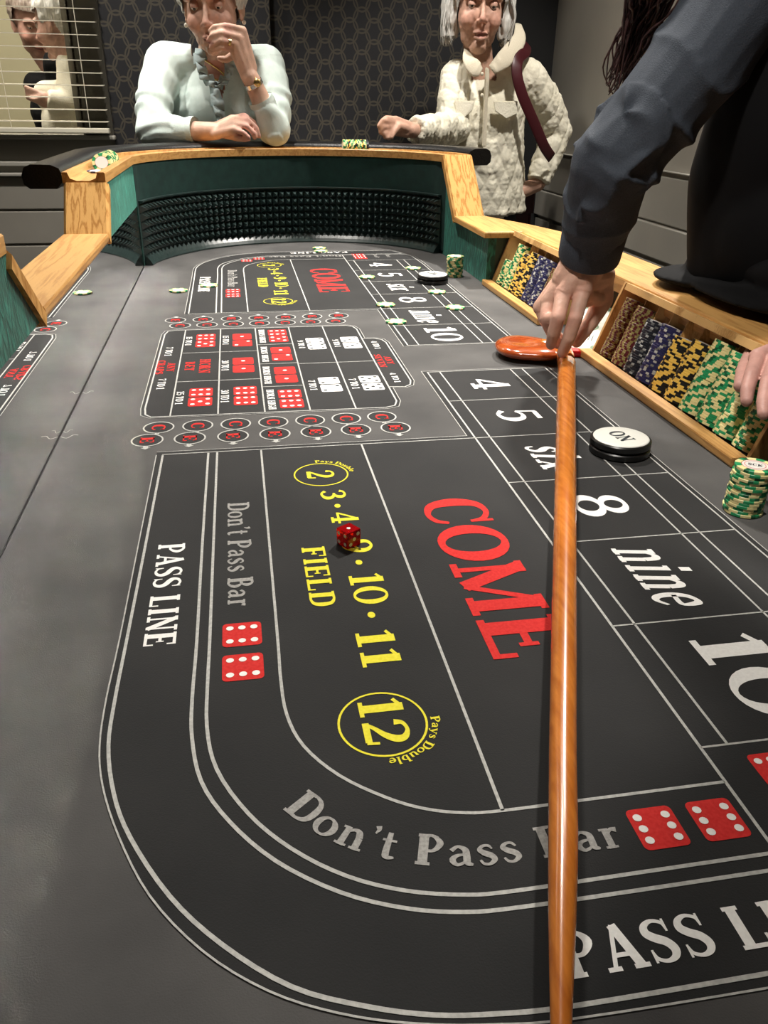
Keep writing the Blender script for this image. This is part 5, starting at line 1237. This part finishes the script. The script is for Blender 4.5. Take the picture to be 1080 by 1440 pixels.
union('trousers', [p for x in (.82, .96) for p in chain([((x, 3.09, -.02), .095), ((x, 3.09, -.40), .072), ((x, 3.095, -.70), .058)], flat=True)], .012, M['trousers'], w2)
for x in (.82, .96): union('shoe', [ell((x, 3.05, -.712), (.042, .115, .030)), ell((x, 3.10, -.70), (.036, .05, .045))], .006, M['shoe'], w2, post=lambda me: [setattr(v.co, 'z', max(v.co.z, FL)) for v in me.vertices])
unparent_fix(w2)

# ---- dealer reaching in with the stick
SK3 = (.66, .40, .30)
dl_ = thing('person', 'dealer in a navy shirt and black vest reaching over with the dice stick', 'person', (.98, 1.16, FL))
sh3 = Vector((.735, 1.225, .555)); el3 = onY(848, 232, 1.17); el3 = Vector(el3) + Vector((.012, 0, 0)); wr3 = Vector(onY(829, 357, 1.235))
kI, kM, kR, kL = [Vector(onY(*a)) for a in ((819, 411, 1.215), (792, 414, 1.222), (772, 424, 1.240), (760, 432, 1.262))]
fI = [Vector(onY(*a)) for a in ((809, 448, 1.190), (800, 475, 1.192), (791, 496, 1.205))]
fM = [Vector(onY(*a)) for a in ((785, 447, 1.192), (779, 468, 1.200), (775, 484, 1.215))]
fR = [Vector(onY(*a)) for a in ((768, 448, 1.222), (776, 468, 1.232), (785, 484, 1.238))]
fL = [Vector(onY(*a)) for a in ((765, 450, 1.255), (776, 464, 1.262), (789, 476, 1.262))]
thb = [Vector(onY(*a)) for a in ((845, 388, 1.245), (848, 422, 1.250), (831, 452, 1.238), (811, 480, 1.228))]
HD = Tm((.70, 1.13, .86), yaw=75, pitch=-25, s=1.03)
skinp = xform(head_parts(), HD) + chain([(rel(HD, 0, -.02, -.06), .052), (Vector((.84, 1.10, .66)), .056), (Vector((.90, 1.08, .58)), .07)])
skinp += [ell((.97, 1.09, .42), (.10, .17, .16)), ell((1.02, 1.09, .15), (.10, .15, .22)), ell((1.03, 1.09, -.08), (.115, .16, .14))]
skinp += chain([(sh3, .045), (el3, .036), (wr3, .027)])
sh4 = Vector((.92, .92, .52)); el4 = Vector((1.0, .86, .28)); wr4 = Vector((.90, .97, .20))
skinp += chain([(sh4, .045), (el4, .036), (wr4, .026)]) + chain([(wr4, .026), (wr4 + Vector((-.06, .02, -.03)), .030), (wr4 + Vector((-.11, .03, -.035)), .014)], squash=.6)
for y in (1.0, 1.18): skinp += chain([((1.03, y, -.08), .08), ((1.04, y, -.42), .055), ((1.04, y, -.69), .036)])
union('body', skinp, .006, M['skin'], dl_, post=head_post(HD, SK3, age=.3))
# the hand at finer resolution, merged into the same body mesh
hpz = hand_parts(wr3, [kI, kM, kR, kL], [fI, fM, fR, fL], thb, .031, .0150, 1.32) + chain([(wr3 + (el3 - wr3) * .35, .030), (wr3, .0285), ((kI + kM + kR + kL) / 4 + (wr3 - kM) * .42, .0235)], squash=1.35, up=(1, 0, 0))
hpz += chain([(thb[0], .023), (kI + (wr3 - kI) * .35, .020)]) + chain([(thb[0], .018), ((thb[1] + fI[0]) / 2 + Vector((0, .012, .012)), .012)]) + chain([(thb[1], .014), (kI, .012)]) + chain([(fM[0], .0095), (fR[0], .0095), (fL[0], .008)]) + [ell(p, (.0128,) * 3) for p in (kI, kM)]
def handpost(me):
    tips = [fI[2], fM[2], fR[2], thb[3]]; kn_ = [kI, kM, kR, kL]; pp = [fI[0], fM[0], fR[0]]
    def f(co, n_):
        d = 0
        for a, b in ((kI, wr3), (kM, wr3)):
            t = (co - a).dot(b - a) / (b - a).length_squared
            if 0 < t < .9: r = (co - a - (b - a) * t).length; d += .0006 * math.exp(-((r - .014) ** 2) / .00002)
        for p in pp: q = (co - p).length; d += .0005 * math.sin(q * 1800) * math.exp(-q * q / .00008)
        return d + .0004 * noise.noise(co * 120)
    displace(me, f)
    def c(co):
        col = SK3
        for p in tips + kn_[:2] + pp: col = mixc(col, (.72, .34, .27), .55 * math.exp(-(co - p).length_squared / .00022))
        return tuple(q * (1 + .07 * noise.noise(co * 60)) for q in col)
    paint(me, c)
hd_ = union('hand_mesh', hpz, .0016, M['skin'], None, smooth=5, post=handpost)
bodyo = [o for o in dl_.children if o.name.startswith('body')][0]
bm = bmesh.new(); bm.from_mesh(bodyo.data); bm.from_mesh(hd_.data); bm.to_mesh(bodyo.data); bm.free(); bpy.data.objects.remove(hd_)
bodyo.data.polygons.foreach_set('use_smooth', [True] * len(bodyo.data.polygons))
# nails
def nail(tip, prev, face, parent, r=.0052):
    d = (tip - prev).normalized(); n_ = (face - d * face.dot(d)).normalized(); sdir = d.cross(n_)
    R3 = Matrix((sdir, d, n_)).transposed(); MB().add(*ell(tip + n_ * .0050 + d * .0012, (r * .85, r * 1.15, .0022), R3)).obj('fingernail', M['nail'], parent, smooth=True)
nail(fI[2], fI[1], Vector((0, -1, .35)), dl_)
head_extras(dl_, HD, down=.8)
# navy sleeve with folds
sl = chain([(Vector((.80, 1.18, .60)), .075), (sh3, .078), ((sh3 + el3) / 2 + Vector((0, -.01, -.005)), .068), (el3, .064), (el3 + (wr3 - el3) * .55, .056), (wr3 + (el3 - wr3) * .06, .0460)], flat=True)
def slpost(me):
    def f(co, n_):
        L_ = [(sh3, el3, 0), (el3, wr3, 1.25)]; best = None
        for a, b, o_ in L_:
            t = max(-.3, min(1.1, (co - a).dot(b - a) / (b - a).length_squared)); r = (co - a - (b - a) * t).length
            if best is None or r < best[0]: best = (r, t + o_, a, b, t)
        r, s, a, b, t = best; ax = (b - a).normalized(); rd = (co - a - ax * (co - a).dot(ax)); ang = math.atan2(rd.y, rd.x)
        w = noise.noise(Vector((co.x * 7, co.y * 7, co.z * 7))); x = s * 8.5 + 1.5 * math.sin(ang + s * 1.6) + 2.0 * w
        ridge = 1 - abs(math.sin(x)); env = math.exp(-((s - 1.05) ** 2) / .22) + .35 * math.exp(-((s - .35) ** 2) / .05) + .18
        if s > 2.05: env *= .15
        return .0115 * (ridge ** 2.0 - .4) * env + .002 * noise.noise(co * 16)
    displace(me, f)
    bm = bmesh.new(); bm.from_mesh(me)
    for _ in range(2): bmesh.ops.smooth_vert(bm, verts=bm.verts, factor=.5, use_axis_x=True, use_axis_y=True, use_axis_z=True)
    bm.to_mesh(me); bm.free()
union('sleeve', sl, .0036, M['navy'], dl_, smooth=5, post=slpost)
dd = (wr3 - el3).normalized(); c0 = wr3 - dd * .052; c1_ = wr3 + dd * .004
MB().tube([c0 - dd * .002, c0, c1_ - dd * .003, c1_, c1_ - dd * .001, c1_ - dd * .02], [.0470, .0500, .0485, .0480, .0455, .0450], 40, cap=False).obj('cuff', M['navy'], dl_, smooth=True)
# black vest and other sleeve, apron front resting over the ledge
vest = [ell((.955, 1.10, .43), (.155, .215, .20)), ell((.985, 1.10, .22), (.175, .215, .22)), ell((1.00, 1.09, .02), (.165, .215, .20)), ell((.86, 1.15, .56), (.085, .115, .080)), ell((.80, 1.22, .36), (.085, .10, .17)), ell((.83, 1.20, .22), (.10, .12, .13)), ell((.89, .96, .52), (.08, .09, .09))]
vest += chain([((.80, 1.22, .50), .080), ((.785, 1.24, .30), .078), ((.80, 1.23, .16), .075)])
def vpost(me):
    displace(me, lambda co, n_: .006 * noise.noise(Vector((co.x * 9, co.y * 9, co.z * 4))))
    for v in me.vertices:
        if v.co.x < .80 and v.co.z < .128: v.co.z = .128
union('vest', vest, .008, M['blackcloth'], dl_, smooth=8, post=vpost)
ap = [ell((.80, 1.27, .142), (.115, .10, .013)), ell((.84, 1.12, .145), (.145, .22, .015)), ell((.87, .98, .150), (.16, .20, .016)), ell((.87, 1.08, .175), (.12, .25, .045)), ell((.81, 1.24, .165), (.08, .09, .04))]
union('apron', ap, .006, M['blackcloth'], dl_, smooth=3, label='black apron draped over the ledge', post=lambda me: [setattr(v.co, 'z', max(v.co.z, .1285)) for v in me.vertices])
union('sleeve', chain([(sh4, .07), (el4, .06), (wr4 + (el4 - wr4) * .2, .045)], flat=True), .006, M['navy'], dl_, smooth=4)
hair_cap(HD, M['darkhair'], dl_, 'hair', lambda p: not (p.y > .03 and p.z < .06 and abs(p.x) < .06) and p.z > -.07, thick=.016, lump=.005)
rnd = random.Random(3)
mb = MB()
for k in range(190):
    a = Vector(onY(rnd.uniform(890, 965), rnd.uniform(-70, -20), 1.27 + rnd.uniform(-.03, .05)))
    t = rnd.random(); u1 = 856 + 60 * t + rnd.gauss(0, 5); v1 = 122 - 70 * t + rnd.gauss(0, 14)
    e = Vector(onY(u1, v1, 1.33 + rnd.uniform(-.03, .04))); m_ = (a + e) / 2 + Vector((rnd.uniform(-.012, .012), 0, rnd.uniform(-.01, .015)))
    h_ = Vector((.745 + rnd.uniform(-.03, .03), 1.19 + rnd.uniform(-.03, .03), .88 + rnd.uniform(-.05, .04))); q = crom([h_, (h_ + a) / 2 + Vector((.012, .03, .01)), a, (a + m_) / 2 + Vector((rnd.gauss(0, .004), 0, rnd.gauss(0, .004))), m_, (m_ + e) / 2 + Vector((rnd.gauss(0, .006), rnd.gauss(0, .004), rnd.gauss(0, .005))), e], 4)
    mb.tube(q, [.0032 * (1 - .85 * i / len(q)) + .0003 for i in range(len(q))], 5)
mb.obj('hair_strands', M['darkhair'], dl_, smooth=True)['kind'] = 'stuff'
union('trousers', [p for y in (1.0, 1.18) for p in chain([((1.03, y, -.02), .10), ((1.04, y, -.40), .078), ((1.04, y, -.70), .062)], flat=True)], .012, M['trousers'], dl_)
for y in (1.0, 1.18): union('shoe', [ell((.99, y, -.712), (.115, .042, .030)), ell((1.05, y, -.70), (.05, .036, .045))], .006, M['shoe'], dl_, post=lambda me: [setattr(v.co, 'z', max(v.co.z, FL)) for v in me.vertices])
unparent_fix(dl_)

# ---- second dealer whose hand rests on the near rack
d2 = thing('person', 'second dealer whose pink hand rests on the green chips at the frame edge', 'person', (1.06, .45, FL))
T5 = lambda u, v, z: Vector(onZ(u, v, z))
wr5 = Vector((.800, .905, .150)); kn5 = [T5(1066, 503, .122), T5(1090, 508, .122), T5(1112, 520, .120), T5(1132, 535, .114)]
fg5 = [[T5(1056, 530, .118), T5(1051, 550, .108), T5(1050, 564, .100)], [T5(1079, 540, .119), T5(1074, 565, .108), T5(1074, 582, .100)], [T5(1102, 552, .117), T5(1097, 578, .107), T5(1097, 594, .099)], [T5(1124, 562, .113), T5(1120, 584, .104), T5(1120, 598, .098)]]
th5 = [wr5 + Vector((-.01, .01, 0)), T5(1058, 500, .104), T5(1046, 522, .098), T5(1041, 543, .094)]
el5 = Vector((.98, .66, .26)); s5 = Vector((1.00, .52, .48))
b5 = chain([(s5, .045), (el5, .036), (wr5, .026)])
def p5(me): paint(me, lambda co: tuple(q * (1 + .08 * noise.noise(co * 60)) for q in (.50, .27, .225)))
b5 += [ell((1.08, .40, .30), (.11, .16, .26)), ell((1.08, .40, -.02), (.12, .17, .18))] + chain([((1.06, .40, .50), .055), ((1.04, .40, .60), .05)]) + xform(head_parts(), Tm((1.03, .40, .72), yaw=60, s=1.03))
for y in (.31, .48): b5 += chain([((1.08, y, -.08), .08), ((1.09, y, -.42), .055), ((1.09, y, -.69), .036)])
union('body', b5, .006, M['skin'], d2, post=p5)
h5 = union('hand_mesh', hand_parts(wr5, kn5, fg5, th5, .027, .0125, 1.0) + chain([(wr5 + (el5 - wr5) * .3, .028), (wr5, .026)]), .0014, M['skin'], None, smooth=3, post=p5)
b5o = [o for o in d2.children if o.name.startswith('body')][0]
bm = bmesh.new(); bm.from_mesh(b5o.data); bm.from_mesh(h5.data); bm.to_mesh(b5o.data); bm.free(); bpy.data.objects.remove(h5)
b5o.data.polygons.foreach_set('use_smooth', [True] * len(b5o.data.polygons))
union('shirt', [ell((1.08, .40, .34), (.135, .195, .22)), ell((1.08, .40, .05), (.14, .20, .25))] + chain([(s5, .07), (el5, .055), (wr5 + (el5 - wr5) * .18, .042)], flat=True) + chain([((1.00, .26, .48), .07), ((1.02, .16, .22), .055), ((1.0, .2, .0), .045)]), .008, M['blackcloth'], d2)
hair_cap(Tm((1.03, .40, .72), yaw=60, s=1.03), M['darkhair'], d2, 'hair', lambda p: not (p.y > .03 and p.z < .06) and p.z > -.05)
union('trousers', [p for y in (.31, .48) for p in chain([((1.08, y, -.02), .10), ((1.09, y, -.40), .078), ((1.09, y, -.70), .062)], flat=True)], .012, M['trousers'], d2)
for y in (.31, .48): union('shoe', [ell((1.04, y, -.712), (.115, .042, .030)), ell((1.10, y, -.70), (.05, .036, .045))], .006, M['shoe'], d2, post=lambda me: [setattr(v.co, 'z', max(v.co.z, FL)) for v in me.vertices])
unparent_fix(d2)

# ---- two people beyond the blind
def bystander(label, Y, hu, hv, hs, yaw, pitch, hairm, hair_test, torso_u, torso_mat, tname, sh_l, arm, skin, hipw=.16, age=1.0):
    c = Vector(onY(hu, hv, Y)); t = thing('person', label, 'person', (c.x, Y, FL)); T = Tm(tuple(c), yaw=yaw, pitch=pitch, s=hs)
    tx = onY(torso_u, 150, Y).x; zt = c.z
    b = xform(head_parts(), T) + chain([(rel(T, 0, -.02, -.06), .055), (Vector((tx, Y, zt - .22)), .065)])
    b += [ell((tx, Y, zt - .40), (.13, .11, .2)), ell((tx, Y, zt - .72), (.13, .12, .22))]
    for s in (-1, 1): b += chain([((tx + s * .08, Y, zt - .85), .08), ((tx + s * .08, Y, (zt - .85 + FL) / 2), .055), ((tx + s * .08, Y, FL + .05), .04)])
    A = [Vector(onY(u, v, y)) for u, v, y in arm]
    b += chain([(A[0], .045), (A[1], .036), (A[2], .026)])
    if len(A) > 3:
        for dz in (.012, 0, -.012, -.024): b += chain([(A[2] + Vector((0, 0, dz)), .014), ((A[2] + A[3]) / 2 + Vector((0, 0, dz)), .010), (A[3] + Vector((0, 0, dz * 1.2)), .007)])
        b += chain([(A[2], .016), ((A[2] + A[3]) / 2 + Vector((0, -.02, -.02)), .010), (A[3] + Vector((.02, -.02, -.03)), .008)])
    union('body', b, .006, M['skin'], t, post=head_post(T, skin, age=age)); head_extras(t, T, down=.3)
    hair_cap(T, hairm, t, 'hair', hair_test, thick=.014, lump=.005)
    g = [ell((tx, Y, zt - .38), (.165, .13, .19)), ell((tx, Y, zt - .66), (.16, .14, .25))] + chain([((tx - .12, Y, zt - .26), .06), ((tx + .12, Y, zt - .26), .06)]) + chain([(A[0], .065), (A[1], .055), (A[2] + (A[1] - A[2]) * .1, .042)], flat=True)
    union(tname, g, .008, torso_mat, t, post=lambda me: displace(me, lambda co, n_: .006 * noise.noise(co * 16)))
    union('trousers', [p for s in (-1, 1) for p in chain([((tx + s * .08, Y, zt - .80), .10), ((tx + s * .08, Y, FL + .04), .065)], flat=True)], .015, M['trousers'], t)
    for s in (-1, 1): union('shoe', [ell((tx + s * .08, Y - .04, FL + .028), (.042, .115, .030))], .008, M['shoe'], t, post=lambda me: [setattr(v.co, 'z', max(v.co.z, FL)) for v in me.vertices])
    unparent_fix(t); return t
bystander('grey-haired man in a dark vest standing behind the blind', 4.60, 46, 32, 1.16, 205, -18, M['brownhair'], lambda p: not (p.y > .02 and p.z < .055) and p.z > -.02, 92, M['blackcloth'], 'vest', None, [(80, 90, 4.50), (92, 150, 4.5), (100, 190, 4.45)], (.52, .30, .24), age=.8)
bystander('white-haired woman in a white jacket seen in profile behind the blind', 4.00, 83, 34, 1.08, 66, -8, M['whitehair'], lambda p: not (p.y > .03 and p.z < .05) and not (p.z < .0 and p.y > -.03) and p.z > -.07, 112, M['cream'], 'jacket', None, [(101, 95, 3.98), (104, 152, 3.92), (62, 138, 3.88), (36, 127, 3.88)], (.62, .38, .30), age=1.2)
